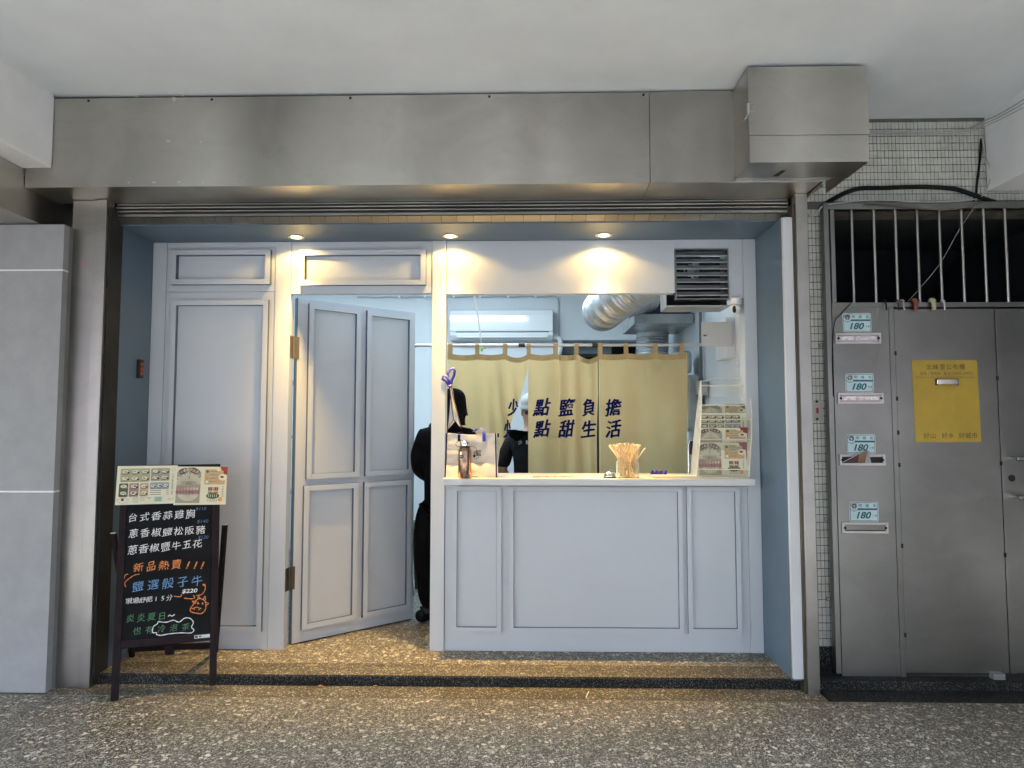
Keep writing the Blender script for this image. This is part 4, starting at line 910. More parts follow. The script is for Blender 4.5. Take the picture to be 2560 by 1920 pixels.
# cook in a dark tee and white cap, seen from behind
X, Y = 0.03, 5.95
p2 = thing('person', 'cook in a dark tee and white cap working behind the split curtain, seen from behind', 'person', (X, Y, ZS))
cbody = [((X, Y, 0.96), 0.14), ((X, Y, 1.15), (0.15, 0.11)), ((X, Y, 1.34), (0.16, 0.11)), ((X+0.01, Y+0.01, 1.48), 0.057), ((X+0.01, Y+0.02, 1.57), (0.076, 0.09)), ((X+0.01, Y+0.03, 1.66), (0.080, 0.098)), ((X+0.01, Y+0.02, 1.72), 0.05),
         ((X-0.18, Y, 1.37), 0.055), ((X-0.255, Y-0.01, 1.12), 0.047), ((X-0.18, Y+0.20, 1.0), 0.036), ((X+0.18, Y, 1.37), 0.055), ((X+0.25, Y-0.01, 1.12), 0.047), ((X+0.18, Y+0.20, 1.0), 0.036),
         ((X-0.095, Y, 0.90), 0.085), ((X-0.10, Y+0.01, 0.52), 0.06), ((X-0.10, Y-0.01, 0.14), 0.042), ((X+0.095, Y, 0.90), 0.085), ((X+0.10, Y+0.01, 0.52), 0.06), ((X+0.10, Y-0.01, 0.14), 0.042)]
skin('body', M_skin, p2, thin(cbody), be)
tee = [((X, Y, 0.92), (0.185, 0.14)), ((X, Y, 1.12), (0.165, 0.13)), ((X, Y, 1.32), (0.19, 0.13)), ((X+0.005, Y, 1.43), 0.095), ((X-0.165, Y, 1.385), 0.085), ((X-0.235, Y-0.005, 1.24), 0.085), ((X-0.262, Y-0.005, 1.13), 0.078),
       ((X+0.165, Y, 1.385), 0.085), ((X+0.235, Y-0.005, 1.24), 0.085), ((X+0.262, Y-0.005, 1.13), 0.078)]
skin('tee', M_blk2, p2, tee, [(0, 1), (1, 2), (2, 3), (2, 4), (4, 5), (5, 6), (2, 7), (7, 8), (8, 9)], 1)
skin('trousers', M_blk, p2, [((X, Y, 0.95), (0.17, 0.125)), ((X-0.10, Y, 0.84), 0.115), ((X-0.105, Y, 0.5), 0.09), ((X-0.105, Y, 0.14), 0.07), ((X+0.10, Y, 0.84), 0.115), ((X+0.105, Y, 0.5), 0.09), ((X+0.105, Y, 0.14), 0.07)], [(0, 1), (1, 2), (2, 3), (0, 4), (4, 5), (5, 6)])
skin('hair', M_hair, p2, [((X+0.01, Y-0.015, 1.575), (0.075, 0.07)), ((X+0.01, Y-0.01, 1.65), (0.082, 0.085))], [(0, 1)], 0, 2)
MB().ball((X+0.01, Y+0.015, 1.70), 0.098, 24, 14, (1.0, 1.1, 0.95)).build('cap', M_cap, p2, smooth=True)
cf = p2.children[-1].data
for v in cf.vertices:
    if v.co.z+ZS < 1.66: v.co.z = 1.66-ZS-(1.66-ZS-v.co.z)*0.25
    v.co += noise.noise_vector(v.co*16)*0.008
MB().lathe((X+0.01, Y+0.015, 0), [(0.099, 1.640), (0.101, 1.648), (0.101, 1.672), (0.097, 1.680)], 24).build('cap_band', M_cap, p2, smooth=True)
for sx in (-1, 1):
    hand(p2, (X+sx*0.165, Y+0.235, 0.99), (-sx*0.3, 0.8, -0.1), (-sx, 0, 0.3))
    skin('shoe', M_blk, p2, [((X+sx*0.105, Y-0.02, 0.11), 0.05), ((X+sx*0.115, Y+0.08, 0.10), 0.045), ((X+sx*0.12, Y+0.18, 0.095), 0.038)], [(0, 1), (1, 2)], 0, 1)
for sx in (-1, 1): MB().ball((X+0.01+sx*0.082, Y+0.02, 1.615), 0.03, 12, 8, (0.4, 0.7, 1.1)).build('ear', M_skin, p2, smooth=True)
MB().ball((X+0.01, Y+0.125, 1.60), 0.018, 10, 8, (0.8, 1.2, 1.3)).build('nose', M_skin, p2, smooth=True)
tl_ = Sheet((X, Y-0.150, 1.36), (1, 0, 0), (0, 0, 1)); [(tl_.chars(c_, (-0.09+0.065*i_, 0), (1, 0), 0.035, 'white', 1), tl_.flush('character', p2)) for i_, c_ in enumerate('少點鹽')]
# tall bench under the cook
bn = thing('work_bench', 'steel work bench in front of the cook behind the curtain', 'bench', (0.3, 6.4, ZS))
bx('top', M_galv, bn, -0.35, 1.2, 6.30, 6.9, 0.90, 0.93); bx('cabinet', M_galv, bn, -0.33, 1.18, 6.35, 6.88, ZS, 0.899)
# ================================================================ THINGS ON THE COUNTER
ZT = 1.168
def flyer_left(s, w, h):
    """menu sheet with small dish pictures"""
    f = lambda a, b: (a*w, b*h)
    def grp(x0, y0, x1, y1, c, nx, ny, dish, dark='dark'):
        s.rrect(x0*w, (1-y1)*h, x1*w, (1-y0)*h, 0.006, c, 1)
        for i in range(nx):
            for j in range(ny):
                cx = x0+(x1-x0)*(i+0.5)/nx; cy = 1-(y0+(y1-y0)*(j+0.45)/ny); rw = (x1-x0)/nx*0.36*w; rh = (y1-y0)/ny*0.27*h
                s.disc(cx*w, cy*h, rw, 'cream', 2, rh, 14); s.ring(cx*w, cy*h, rw, 0.0012, 'dark', 3, rh)
                for q in range(5): s.disc(cx*w+random.uniform(-.5, .5)*rw, cy*h+random.uniform(-.4, .4)*rh, rw*0.26, random.choice(dish), 4, rh*0.25, 6)
                s.disc(cx*w+rw*0.85, cy*h-rh*0.6, rw*0.34, dark, 5, None, 9)
                s.rect(cx*w-rw, (cy*h-rh*1.55), cx*w+rw*0.7, cy*h-rh*1.3, 'dark', 3)
    grp(0.055, 0.07, 0.54, 0.42, 'olive', 3, 2, ['tan', 'brown', 'yellow']); grp(0.555, 0.07, 0.87, 0.40, 'khaki', 2, 2, ['brown', 'tan', 'maroon'])
    grp(0.045, 0.45, 0.195, 0.80, 'forest', 1, 2, ['tan', 'orange', 'forest'], 'khaki'); grp(0.21, 0.45, 0.37, 0.80, 'rose', 1, 2, ['brown', 'maroon']); grp(0.385, 0.45, 0.53, 0.80, 'tan', 1, 2, ['brown', 'yellow', 'tan']); grp(0.55, 0.44, 0.87, 0.62, 'slate', 3, 1, ['dark', 'brown', 'slate'])
    for k in range(3): s.rect(0.56*w, (0.34-0.05*k)*h, 0.74*w, (0.352-0.05*k)*h, 'dark', 1); s.rect(0.83*w, (0.34-0.05*k)*h, 0.87*w, (0.352-0.05*k)*h, 'dark', 1)
    s.ring(0.12*w, 0.11*h, 0.09*w, 0.0012, 'brown', 1, 0.07*h); s.disc(0.115*w, 0.13*h, 0.026*w, 'maroon', 2)
    for i, (xx, ww, nn) in enumerate(((0.28, 0.10, 6), (0.40, 0.08, 4), (0.51, 0.07, 2))):
        for k in range(nn): s.rect(xx*w, (0.165-0.025*k)*h, (xx+ww)*w, (0.173-0.025*k)*h, 'olive' if k else 'brown', 1)
    s.rrect(0.63*w, 0.06*h, 0.77*w, 0.19*h, 0.004, 'mint', 1)
    for k in range(4): s.rect(0.65*w, (0.16-0.028*k)*h, 0.75*w, (0.167-0.028*k)*h, 'dark', 2)
    s.ring(0.93*w, 0.89*h, 0.03*w, 0.0012, 'khaki', 1)
    s.chars('少油少鹽新鮮健康之美味', (0.925*w, 0.76*h), (0.925*w, 0.25*h), 0.0105, 'dark', 1)
    s.stroke([(0.86*w, 0.10*h), (0.88*w, 0.14*h), (0.90*w, 0.10*h), (0.93*w, 0.13*h), (0.97*w, 0.16*h)], 0.0015, 'dark', 1)
def flyer_right(s, w, h, big=True):
    """opening flyer: banner, starburst, dishes and tea bottles"""
    s.rect(0.03*w, 0.05*h, 0.49*w, 0.86*h, 'khaki', 1)
    for k in range(26):
        a = R(6+k*6.8); cx, cy = 0.26*w, 0.52*h; r0, r1 = 0.06*h, 0.30*h*(1+0.1*math.sin(k*2.0))
        if k < 26: s.poly([(cx+r0*math.cos(a), cy+r0*math.sin(a)), (cx+r1*math.cos(a-0.03)*1.1, cy+r1*math.sin(a-0.03)), (cx+r1*math.cos(a+0.03)*1.1, cy+r1*math.sin(a+0.03))], 'cream', 2)
    for k in range(22):
        a = R(186+k*8); cx, cy = 0.26*w, 0.30*h; s.poly([(cx+0.03*h*math.cos(a), cy+0.03*h*math.sin(a)), (cx+0.25*h*math.cos(a-0.04), cy+0.2*h*math.sin(a-0.04)), (cx+0.25*h*math.cos(a+0.04), cy+0.2*h*math.sin(a+0.04))], 'cream', 2)
    s.rect(0.03*w, 0.27*h, 0.49*w, 0.47*h, 'rose', 3)
    arc = [(0.07*w+0.38*w*t, (0.83+0.09*math.sin(math.pi*t))*h) for t in [k/8 for k in range(9)]]; s.stroke(arc, 0.12*h, 'brown', 4, False)
    for i, ch in enumerate('少點鹽汐止店'):
        t = (i+0.7)/6.4; s.chars(ch, (0.07*w+0.38*w*t, (0.83+0.09*math.sin(math.pi*t))*h), (1, 0), 0.075*h, 'cream', 5, offset=0.01)
    s.chars('1/9正式開幕', (0.08*w, 0.42*h), (0.43*w, 0.42*h), 0.065*h, 'cream', 5, offset=0.01); s.chars('限定品項通通9折', (0.05*w, 0.33*h), (0.46*w, 0.33*h), 0.065*h, 'brown', 5, offset=0.01)
    for k in range(3): s.rect((0.12-0.01*k)*w, (0.60-0.03*k)*h, (0.40+0.01*k)*w, (0.608-0.03*k)*h, 'brown', 5)
    s.stroke([(0.24*w, 0.75*h), (0.27*w, 0.73*h), (0.26*w, 0.68*h)], 0.012*h, 'maroon', 5)
    s.rrect(0.56*w, 0.53*h, 0.96*w, 0.93*h, 0.004, 'tan', 1); s.poly([(0.86*w, h), (0.86*w, 0.93*h), (0.93*w, 0.88*h), (0.92*w, 0.82*h), (1.0*w, 0.78*h), (w, h)], 'red', 2); s.disc(0.965*w, 0.90*h, 0.02*w, 'forest', 3)
    s.disc(0.83*w, 0.93*h, 0.045*w, 'cream', 3, 0.05*h); s.disc(0.91*w, 0.72*h, 0.08*w, 'cream', 3, 0.09*h)
    for k, c in enumerate(('forest', 'tan', 'orange', 'cream')): s.disc(0.61*w, (0.87-0.09*k)*h, 0.028*w, c, 3); s.rect(0.66*w, (0.87-0.09*k)*h, 0.80*w, (0.88-0.09*k)*h, 'brown', 3)
    for q in range(6): s.disc((0.88+0.02*(q % 3))*w, (0.72+0.02*(q//3))*h, 0.014*w, 'brown', 4)
    s.text('CHICKEN', 0.88*w, 0.63*h, 0.05*h, 'soft_orange', 4, w=0.17*w); s.text('BREAST', 0.83*w, 0.565*h, 0.07*h, 'soft_orange', 4, w=0.24*w, offset=0.02)
    s.disc(0.74*w, 0.23*h, 0.13*w, 'forest', 2, 0.08*h)
    for k, c in enumerate(('forest', 'maroon', 'gold', 'red', 'brown')): s.rect((0.645+0.04*k)*w, 0.30*h, (0.678+0.04*k)*w, 0.46*h, c, 3); s.rect((0.652+0.04*k)*w, 0.33*h, (0.671+0.04*k)*w, 0.37*h, 'cream', 4)
    for k in range(5): s.rect((0.65+0.04*k)*w, 0.20*h, (0.66+0.04*k)*w, 0.27*h, 'cream', 3); s.rect((0.65+0.04*k)*w, 0.08*h, (0.66+0.04*k)*w, 0.14*h, 'dark', 2)
    s.chars('冷泡茶系列', (0.93*w, 0.47*h), (0.93*w, 0.22*h), 0.046*h, 'dark', 2); s.disc(0.885*w, 0.14*h, 0.045*w, 'soft_orange', 2)
def paper(parent, o, U, V, w, h, kind, th=0.0006, curl=0.0):
    U = Vector(U).normalized(); V = Vector(V).normalized(); N = U.cross(V).normalized(); o = Vector(o)
    sho = MB().obox(o, U, V, N, 0, w, 0, h, -th, 0).build('sheet', M_paper, parent)
    s = Sheet(o, U, V, 0.00025, 0.0004); (flyer_left if kind == 0 else flyer_right)(s, w, h); s.build('print', sho)

# insulated bag
bg = thing('insulated_bag', 'white insulated shopping bag with blue piping and printed emblem on the counter', 'bag', (-0.35, 4.50, ZT))
x0, x1, y0, y1, z0, z1 = -0.520, -0.195, 4.425, 4.60, ZT+0.001, ZT+0.285
m = MB(); nx, nz = 18, 14
def bagpt(u, v, side):
    x = x0+(x1-x0)*u; z = z0+(z1-z0)*v
    cr = 0.012*noise.noise(Vector((u*4, v*4, side*3)))+0.006*noise.noise(Vector((u*11, v*9, side*5)))
    if side == 0:  # front, dented inwards above the foot
        dent = 0.030*math.exp(-((v-0.30-0.10*math.sin(math.pi*u))/0.10)**2)*math.sin(math.pi*u)
        return Vector((x+0.015*(1-v)*(u-0.5), y0+cr+dent-0.02*(1-v)*(1-v), z-0.012*math.sin(math.pi*u)*v*v+0.010*(u > 0.98)*0))
    return Vector((x, y1-0.05*v+cr, z-0.012*math.sin(math.pi*u)*v*v))
for side in (0, 1):
    b = len(m.v)
    for j in range(nz+1):
        for i in range(nx+1): m.v.append(bagpt(i/nx, j/nz, side))
    for j in range(nz):
        for i in range(nx):
            a = b+j*(nx+1)+i; m.f.append((a, a+1, a+nx+2, a+nx+1)); m.mi.append(0)
K = (nx+1)*(nz+1)
for j in range(nz):
    for i in (0, nx): a = j*(nx+1)+i; m.f.append((a, a+nx+1, a+nx+1+K, a+K)); m.mi.append(0)
for i in range(nx): a = nz*(nx+1)+i; m.f.append((a, a+1, a+1+K, a+K)); m.mi.append(0)
m.build('shell', M_bag, bg, smooth=True)
for u in (0.0, 0.97): MB().tube([bagpt(u, j/nz, 0)+Vector((0, -0.002, 0)) for j in range(nz+1)], 0.0042, 8).build('piping', M_navy, bg, smooth=True)
MB().tube([bagpt(i/nx, 0, 0)+Vector((0, 0.004, 0.003)) for i in range(nx+1)], 0.0035, 6).build('piping', M_navy, bg, smooth=True)
def strap(u, top):
    p = [bagpt(u, v, 0)+Vector((0, -0.003, 0)) for v in (0.83, 0.92, 0.99)]
    m = MB(); w = 0.011
    for a in p+top: m.v += [Vector(a)+Vector((-w, 0, 0)), Vector(a)+Vector((w, 0, 0))]
    for i in range(len(p+top)-1): m.f.append((2*i, 2*i+1, 2*i+3, 2*i+2)); m.mi.append(0)
    return m
strap(0.25, [Vector((-0.44, 4.45, z1+0.004))]).build('handle', M_navy, bg, smooth=True)
m = strap(0.74, [Vector((-0.283, 4.435, z1+0.012)), Vector((-0.30, 4.45, z1+0.030)), Vector((-0.325, 4.46, z1+0.028)), Vector((-0.35, 4.47, z1+0.006))]); m.build('handle', M_ribbon, bg, smooth=True)
MB().box(x1-0.012, x1+0.012, 4.45, 4.455, z1-0.028, z1-0.002).build('corner_tab', M_navy, bg)
bs = Sheet((0, 4.418, 0), (1, 0, 0), (0, 0, 1), warp=lambda p: Vector((p.x, bagpt((p.x-x0)/(x1-x0), (p.z-z0)/(z1-z0), 0).y-0.003, p.z)))
bxx, bzz = W(1141/S*1.0, 1131/S, 4.42); bxx, bzz = W((1080+600/5.185)/S, (900+1205/5.185)/S, 4.42)
bs.chars('鹽', (bxx, bzz), (1, 0), 0.042, M_navy, 1, w=0.040, offset=0.004)
bs.rect(bxx-0.029, bzz-0.01, bxx-0.025, bzz+0.014, M_navy, 1); bs.disc(bxx-0.027, bzz-0.020, 0.008, M_navy, 1, 0.010)
for dx, dz in ((0, -0.030), (-0.013, -0.038), (-0.027, -0.042)): bs.poly([(bxx+dx-0.004, bzz+dz), (bxx+dx, bzz+dz-0.004), (bxx+dx+0.004, bzz+dz), (bxx+dx, bzz+dz+0.004)], M_navy, 1)
bs.build('emblem', bg)
# folded bag tied up with its handles, standing behind
fb = thing('folded_bag', 'flattened white bag with blue tied handles leaning against the post', 'bag', (-0.47, 4.46, ZT+0.28))
q = lambda xz, yz, dy=0.0: (lambda p: Vector((p[0], 4.47+dy, p[1])))(W((1080+xz/5.185)/S, (900+yz/5.185)/S, 4.47))
def ribbon(pts, mat, name, w=0.006):
    m = MB(); P = [Vector(p) for p in pts]
    for i, p in enumerate(P):
        d = (P[min(i+1, len(P)-1)]-P[max(i-1, 0)]).normalized(); n_ = Vector((d.z, 0, -d.x)).normalized() if abs(d.x)+abs(d.z) > 0 else Vector((1, 0, 0))
        m.v += [p+n_*w, p-n_*w+Vector((0, 0.004, 0))]
    for i in range(len(P)-1): m.f.append((2*i, 2*i+1, 2*i+3, 2*i+2)); m.mi.append(0)
    o = m.build(name, mat, fb, smooth=True); md = o.modifiers.new('thick', 'SOLIDIFY'); md.thickness = 0.0015; return o
m = MB(); L_ = [(230, 350), (240, 470), (232, 620), (205, 900)]; R_ = [(258, 350), (290, 530), (330, 680), (380, 890)]
for k in range(4): m.v += [q(*L_[k], 0.0), q((L_[k][0]+R_[k][0])/2, (L_[k][1]+R_[k][1])/2+(-120 if k == 3 else 0), -0.03 if k < 3 else -0.0), q(*R_[k], 0.0), q((L_[k][0]+R_[k][0])/2+10, (L_[k][1]+R_[k][1])/2+(-115 if k == 3 else 0), 0.05)]
for k in range(3):
    for j in range(4): m.f.append((4*k+j, 4*k+(j+1) % 4, 4*k+4+(j+1) % 4, 4*k+4+j)); m.mi.append(0)
m.build('folded_body', M_bag, fb, smooth=False)
for pts in (L_, R_, [(235, 350), (262, 600), (285, 770)], [(285, 770), (215, 890)], [(285, 770), (375, 880)]):
    MB().tube([q(a, b, -0.034) for a, b in pts], 0.0022, 6).build('piping', M_navy, fb, smooth=True)
ribbon([q(*p, -0.02) for p in ((225, 340), (215, 260), (205, 190), (235, 130), (275, 110), (300, 140), (290, 200), (262, 260), (240, 330))], M_ribbon, 'tied_handle', 0.0085)
ribbon([q(*p, -0.026) for p in ((232, 350), (190, 280), (140, 250), (150, 215), (185, 208), (225, 260), (262, 300), (240, 345))], M_ribbon, 'tied_handle', 0.008)
ribbon([q(*p, -0.03) for p in ((215, 335), (235, 352), (262, 330))], M_ribbon, 'tie', 0.009)
# steel bottle
bo = thing('steel_bottle', 'copper toned steel water bottle with a wide chrome lid on the counter', 'bottle', (-0.397, 4.352, ZT)); cx, cy = -0.397, 4.352
MB().lathe((cx, cy, ZT), [(0.040, 0.0005), (0.0425, 0.004), (0.0425, 0.165), (0.041, 0.178), (0.034, 0.190), (0.031, 0.195)], 40).build('body', M_copper, bo, smooth=True)
MB().lathe((cx, cy, ZT), [(0.033, 0.195), (0.034, 0.198), (0.034, 0.202), (0.031, 0.204)], 32).build('collar', M_blkpl, bo, smooth=True)
MB().lathe((cx, cy, ZT), [(0.031, 0.204), (0.032, 0.207), (0.032, 0.230), (0.029, 0.233), (0.012, 0.234), (0.011, 0.240), (0.004, 0.241)], 32).build('lid', M_chrome, bo, smooth=True)
MB().tube([(cx-0.012, cy, ZT+0.236), (cx-0.035, cy, ZT+0.238), (cx-0.055, cy, ZT+0.225), (cx-0.058, cy, ZT+0.212), (cx-0.045, cy, ZT+0.200), (cx-0.03, cy, ZT+0.2)], 0.0016, 8).build('strap_loop', M_blkpl, bo, smooth=True)
MB().tube([(cx+0.03, cy, ZT+0.202), (cx+0.055, cy+0.01, ZT+0.200), (cx+0.07, cy+0.02, ZT+0.188), (cx+0.078, cy+0.03, ZT+0.175)], 0.0014, 8).build('cord', M_blkpl, bo, smooth=True)
bw = Sheet((cx, cy, ZT), (1, 0, 0), (0, 0, 1), 0.0003, 0, warp=lambda p: Vector((p.x, cy-math.sqrt(max(0, 0.0431**2-(p.x-cx)**2))-(cy-p.y-0)*0-0.0002, p.z)))
bw.rect(-0.030, 0.128, -0.005, 0.149, 'dark', 1); bw.warp = lambda p: Vector((p.x, cy-math.sqrt(max(0, 0.0434**2-(p.x-cx)**2)), p.z)); bw.text('M.', -0.0175, 0.1385, 0.010, 'white', 2)
bw.disc(0.028, 0.022, 0.0075, 'green', 1, 0.011); bw.build('label', bo)
# bell
cb = thing('service_bell', 'small chrome service bell beside the chopstick cup', 'bell', (0.527, 4.40, ZT)); cx, cy = 0.527, 4.40
MB().lathe((cx, cy, ZT), [(0.040, 0.0005), (0.042, 0.003), (0.040, 0.008)], 28).build('base', M_blkpl, cb, smooth=True)
MB().lathe((cx, cy, ZT), [(0.037, 0.009), (0.037, 0.013), (0.034, 0.024), (0.024, 0.036), (0.010, 0.043), (0.002, 0.044)], 28).build('dome', M_chrome, cb, smooth=True); MB().lathe((cx, cy, ZT), [(0.003, 0.043), (0.003, 0.050), (0.005, 0.052), (0.003, 0.056)], 12).build('button', M_chrome, cb, smooth=True)
# chopstick cup
cpx, cpy = 0.640, 4.40
cc = thing('acrylic_cup', 'clear square acrylic cup full of bamboo chopsticks', 'cup', (cpx, cpy, ZT)); a = 0.066
for (xa_, xb_, ya_, yb_) in ((-a, a, -a*0.8, -a*0.8+0.002), (-a, a, a*0.8-0.002, a*0.8), (-a, -a+0.002, -a*0.8+0.002, a*0.8-0.002), (a-0.002, a, -a*0.8+0.002, a*0.8-0.002)): bx('side', M_acr_cup, cc, cpx+xa_, cpx+xb_, cpy+ya_, cpy+yb_, ZT+0.001, ZT+0.105)
bx('bottom', M_acr_cup, cc, cpx-a+0.0025, cpx+a-0.0025, cpy-a*0.75, cpy+a*0.75, ZT+0.001, ZT+0.003)
for k in range(58):
    ux = random.uniform(-1, 1); uy = random.uniform(-1, 1)
    b = Vector((cpx+random.uniform(-0.045, 0.045), cpy+random.uniform(-0.04, 0.035), ZT+0.004)); t = Vector((cpx+ux*0.112, cpy+uy*0.075-0.005, ZT+0.222-0.022*abs(ux)+random.uniform(-0.012, 0.010)))
    # keep each stick inside the rim
    mid = b+(t-b)*0.5; mid.x = max(cpx-0.055, min(cpx+0.055, mid.x)); mid.y = max(cpy-0.044, min(cpy+0.044, mid.y)); t = b+(mid-b)*2
    o = MB().tube([b, t-(t-b).normalized()*0.003, t], [0.0032, 0.0040, 0.0036], 6).build('chopstick', M_bamboo, None, loc=b)
    tag(o, 'bamboo chopstick with a knobbed end standing in the clear cup', 'chopstick', 'bamboo chopsticks in the clear cup')
# blue ribbon heap, paper stack
rb_ = thing('blue_ribbon', 'crumpled blue ribbon heap behind the paper stack', 'ribbon', (0.85, 4.52, ZT))
m = MB(); 
for k in range(9):
    x = 0.80+k*0.014; m.v += [Vector((x, 4.50+0.012*(k % 2), ZT+0.001)), Vector((x+0.006, 4.52+0.01*((k+1) % 2), ZT+0.018+0.028*abs(math.sin(k*1.7))))]
for k in range(8): m.f.append((2*k, 2*k+2, 2*k+3, 2*k+1)); m.mi.append(0)
o = m.build('ribbon', M_ribbon, rb_); md = o.modifiers.new('thick', 'SOLIDIFY'); md.thickness = 0.003
stp = thing('paper_stack', 'low stack of printed menu sheets lying on the counter beside the rack', 'paper stack', (0.95, 4.42, ZT))
for k in range(6): bx('sheet', M_paper, stp, 0.800+0.004*math.sin(k*2), 1.10+0.006*math.cos(k*3), 4.355+0.002*k, 4.53, ZT+0.0006+k*0.0022, ZT+0.0024+k*0.0022)
mt_ = thing('menu_sheet', 'single printed menu sheet lying flat between the bag and the bell', 'menu', (0.1, 4.4, ZT))
s_o = Vector((0.02, 4.37, ZT+0.001)); paper(mt_, s_o, (1, 0.02, 0), (-0.02, 1, 0), 0.33, 0.19, 0)
# brochure rack
rkx0, rkx1, ry0 = 1.075, 1.405, 4.385
rk = thing('brochure_rack', 'tiered clear brochure rack with a cream wire frame at the right end of the counter', 'rack', (1.24, 4.45, ZT))
def side_curve(x): return [(x, ry0, ZT+0.006), (x, ry0+0.003, ZT+0.25), (x+0.0, ry0+0.035, ZT+0.40), (x, ry0+0.085, ZT+0.52), (x, ry0+0.15, ZT+0.625)]
xl = lambda z: rkx0+0.075*max(0, (z-ZT-0.05))/0.58; xr2 = lambda z: rkx1+0.058*max(0, (z-ZT-0.0))/0.62
def sc(f): return [Vector((f(p[2]), p[1], p[2])) for p in side_curve(0)]
fm = MB()
for f in (xl, xr2): fm.tube(sc(f), 0.0036, 8)
tp_ = [Vector((xl(ZT+0.625)+(xr2(ZT+0.625)-xl(ZT+0.625))*t, ry0+0.15, ZT+0.625+0.014*math.sin(math.pi*t)+0.012*t)) for t in [k/10 for k in range(11)]]; fm.tube(tp_, 0.003, 8)
fm.build('frame', M_cream, rk, smooth=True)
tiers = [(0.0, 0.055, 0.0), (0.17, 0.245, 0.022), (0.295, 0.372, 0.055), (0.375, 0.465, 0.085), (0.52, 0.595, 0.13)]
for k, (zb, zt_, dy) in enumerate(tiers):
    xa_, xb_ = xl(ZT+zt_)+0.006, xr2(ZT+zt_)-0.007; yy = ry0+dy
    bx('pocket', M_acr, rk, xa_, xb_, yy+0.001, yy+0.003, ZT+zb+0.004, ZT+zt_-0.003)
    bx('ledge', M_cream, rk, xa_-0.004, xb_+0.005, yy-0.001, yy+0.004, ZT+zt_-0.003, ZT+zt_+0.004, 0.001)
    if k < 1: bx('ledge', M_cream, rk, xa_-0.004, xb_+0.005, yy-0.001, yy+0.003, ZT+0.001, ZT+0.006)
for f, nm in ((xl, 0), (xr2, 1)):
    m = MB(); c_ = sc(f); n = len(c_)
    for p in c_: m.v += [p, Vector((p.x, 4.56, p.z))]
    for i in range(n-1): m.f.append((2*i, 2*i+2, 2*i+3, 2*i+1)); m.mi.append(0)
    m.build('side_panel', M_acr, rk)
for k, (zb, hh, dy, kind, lab) in enumerate(((0.008, 0.218, 0.008, 1, 'opening flyer in the lowest pocket of the brochure rack'), (0.155, 0.165, 0.030, 1, 'opening flyer in the second pocket of the brochure rack'), (0.255, 0.160, 0.062, 0, 'dish menu in the middle pocket of the brochure rack'), (0.330, 0.142, 0.092, 1, 'opening flyer in the upper pocket of the brochure rack'))):
    wv2 = (xr2(ZT+zb)-xl(ZT+zb))-0.018; o_ = Vector((xl(ZT+zb)+0.009, ry0+dy, ZT+zb)); b = thing('brochure', lab, 'brochure', o_, 'brochures in the counter rack')
    paper(b, o_, (1, 0, 0), (0, 0.10, 0.995), wv2, hh, kind)
    if kind == 1: MB().obox(o_+Vector((0.012, 0.006, 0.003)), Vector((1, 0, 0)), Vector((0.05, 0.1, 1)).normalized(), Vector((0, 1, -0.1)), wv2*0.5, wv2-0.012, hh*0.5, hh, -0.001, 0).build('sheet', C['red'], b)

# ================================================================ CHALKBOARD STAND
BU = Vector((0.465, 0.174, 0)).normalized(); P0 = Vector((-2.258, 3.773, 0.0))-BU*0.015; AW = Vector((-BU.y, BU.x, 0)); BV = (Vector((0, 0, 1.255))+AW*0.20-BU*0.022).normalized(); BN = BU.cross(BV).normalized()  # towards the viewer
cbx = thing('chalkboard_stand', 'dark wooden sandwich board with chalk menu written in white, orange, blue and green', 'sign', P0)
BWd, BH = 0.531, 1.285
def lb(name, u0, u1, v0, v1, n0, n1, mat=M_wood, par=cbx, bev=0.002): return MB().obox(P0, BU, BV, BN, u0, u1, v0, v1, n0, n1).build(name, mat, par, bev=bev)
lb('leg', 0, 0.038, 0.0, BH, -0.022, 0.0); lb('leg', BWd-0.038, BWd, 0.024, BH, -0.022, 0.0)
lb('rail', 0.0382, BWd-0.0382, 0.268, 0.308, -0.020, -0.001); lb('rail', 0.0382, BWd-0.0382, BH-0.042, BH, -0.020, -0.001)
lb('board', 0.0382, BWd-0.0382, 0.3082, BH-0.0422, -0.014, -0.006, M_chalk, bev=0)
for u in (0.0, BWd-0.038): lb('foot', u+0.005, u+0.033, -0.004 if u == 0 else 0.018, -0.0001 if u == 0 else 0.0239, -0.018, -0.004, M_blkpl)
# rear frame
hz_ = 0.90; RB = [Vector((-2.565, 4.355, ZS)), Vector((-2.565, 4.355, ZS))]
rl, rr = Vector((-2.470, 4.310, ZS)), Vector((-1.985, 4.395, ZS)); tlp = P0+BU*(-0.030)+BV*(hz_)-BN*0.03; trp = P0+BU*(BWd+0.030)+BV*(hz_+0.02)-BN*0.03
def bar(a, b, w, name, mat=M_wood):
    a, b = Vector(a), Vector(b); d = (b-a).normalized(); s_ = d.cross(Vector((0.2, 1, 0))).normalized(); n_ = d.cross(s_)
    return MB().obox(a, s_, d, n_, -w/2, w/2, 0, (b-a).length, -0.011, 0.011).build(name, mat, cbx, bev=0.0015)
bar(rl, tlp, 0.028, 'rear_leg'); bar(rr, trp, 0.028, 'rear_leg')
d_ = (rr-rl).normalized(); MB().obox(rl+Vector((0, 0, 0.03)), d_, Vector((0, 0, 1)), d_.cross(Vector((0, 0, 1))), 0.016, (rr-rl).length-0.016, 0, 0.035, -0.011, 0.011).build('rear_rail', M_wood, cbx, bev=0.0015)
m0 = P0+BU*0.275+BV*0.27-BN*0.03; MB().obox(m0, BU, Vector((0, 0.25, -1)).normalized(), BN, -0.025, 0.022, 0, 0.07, -0.02, 0.0).build('stay', M_wood, cbx, bev=0.003)
for tpp in (tlp, trp): MB().obox(tpp, BU, BV, BN, -0.013, 0.013, -0.001, 0.004, -0.012, 0.012).build('cap', M_galv, cbx)
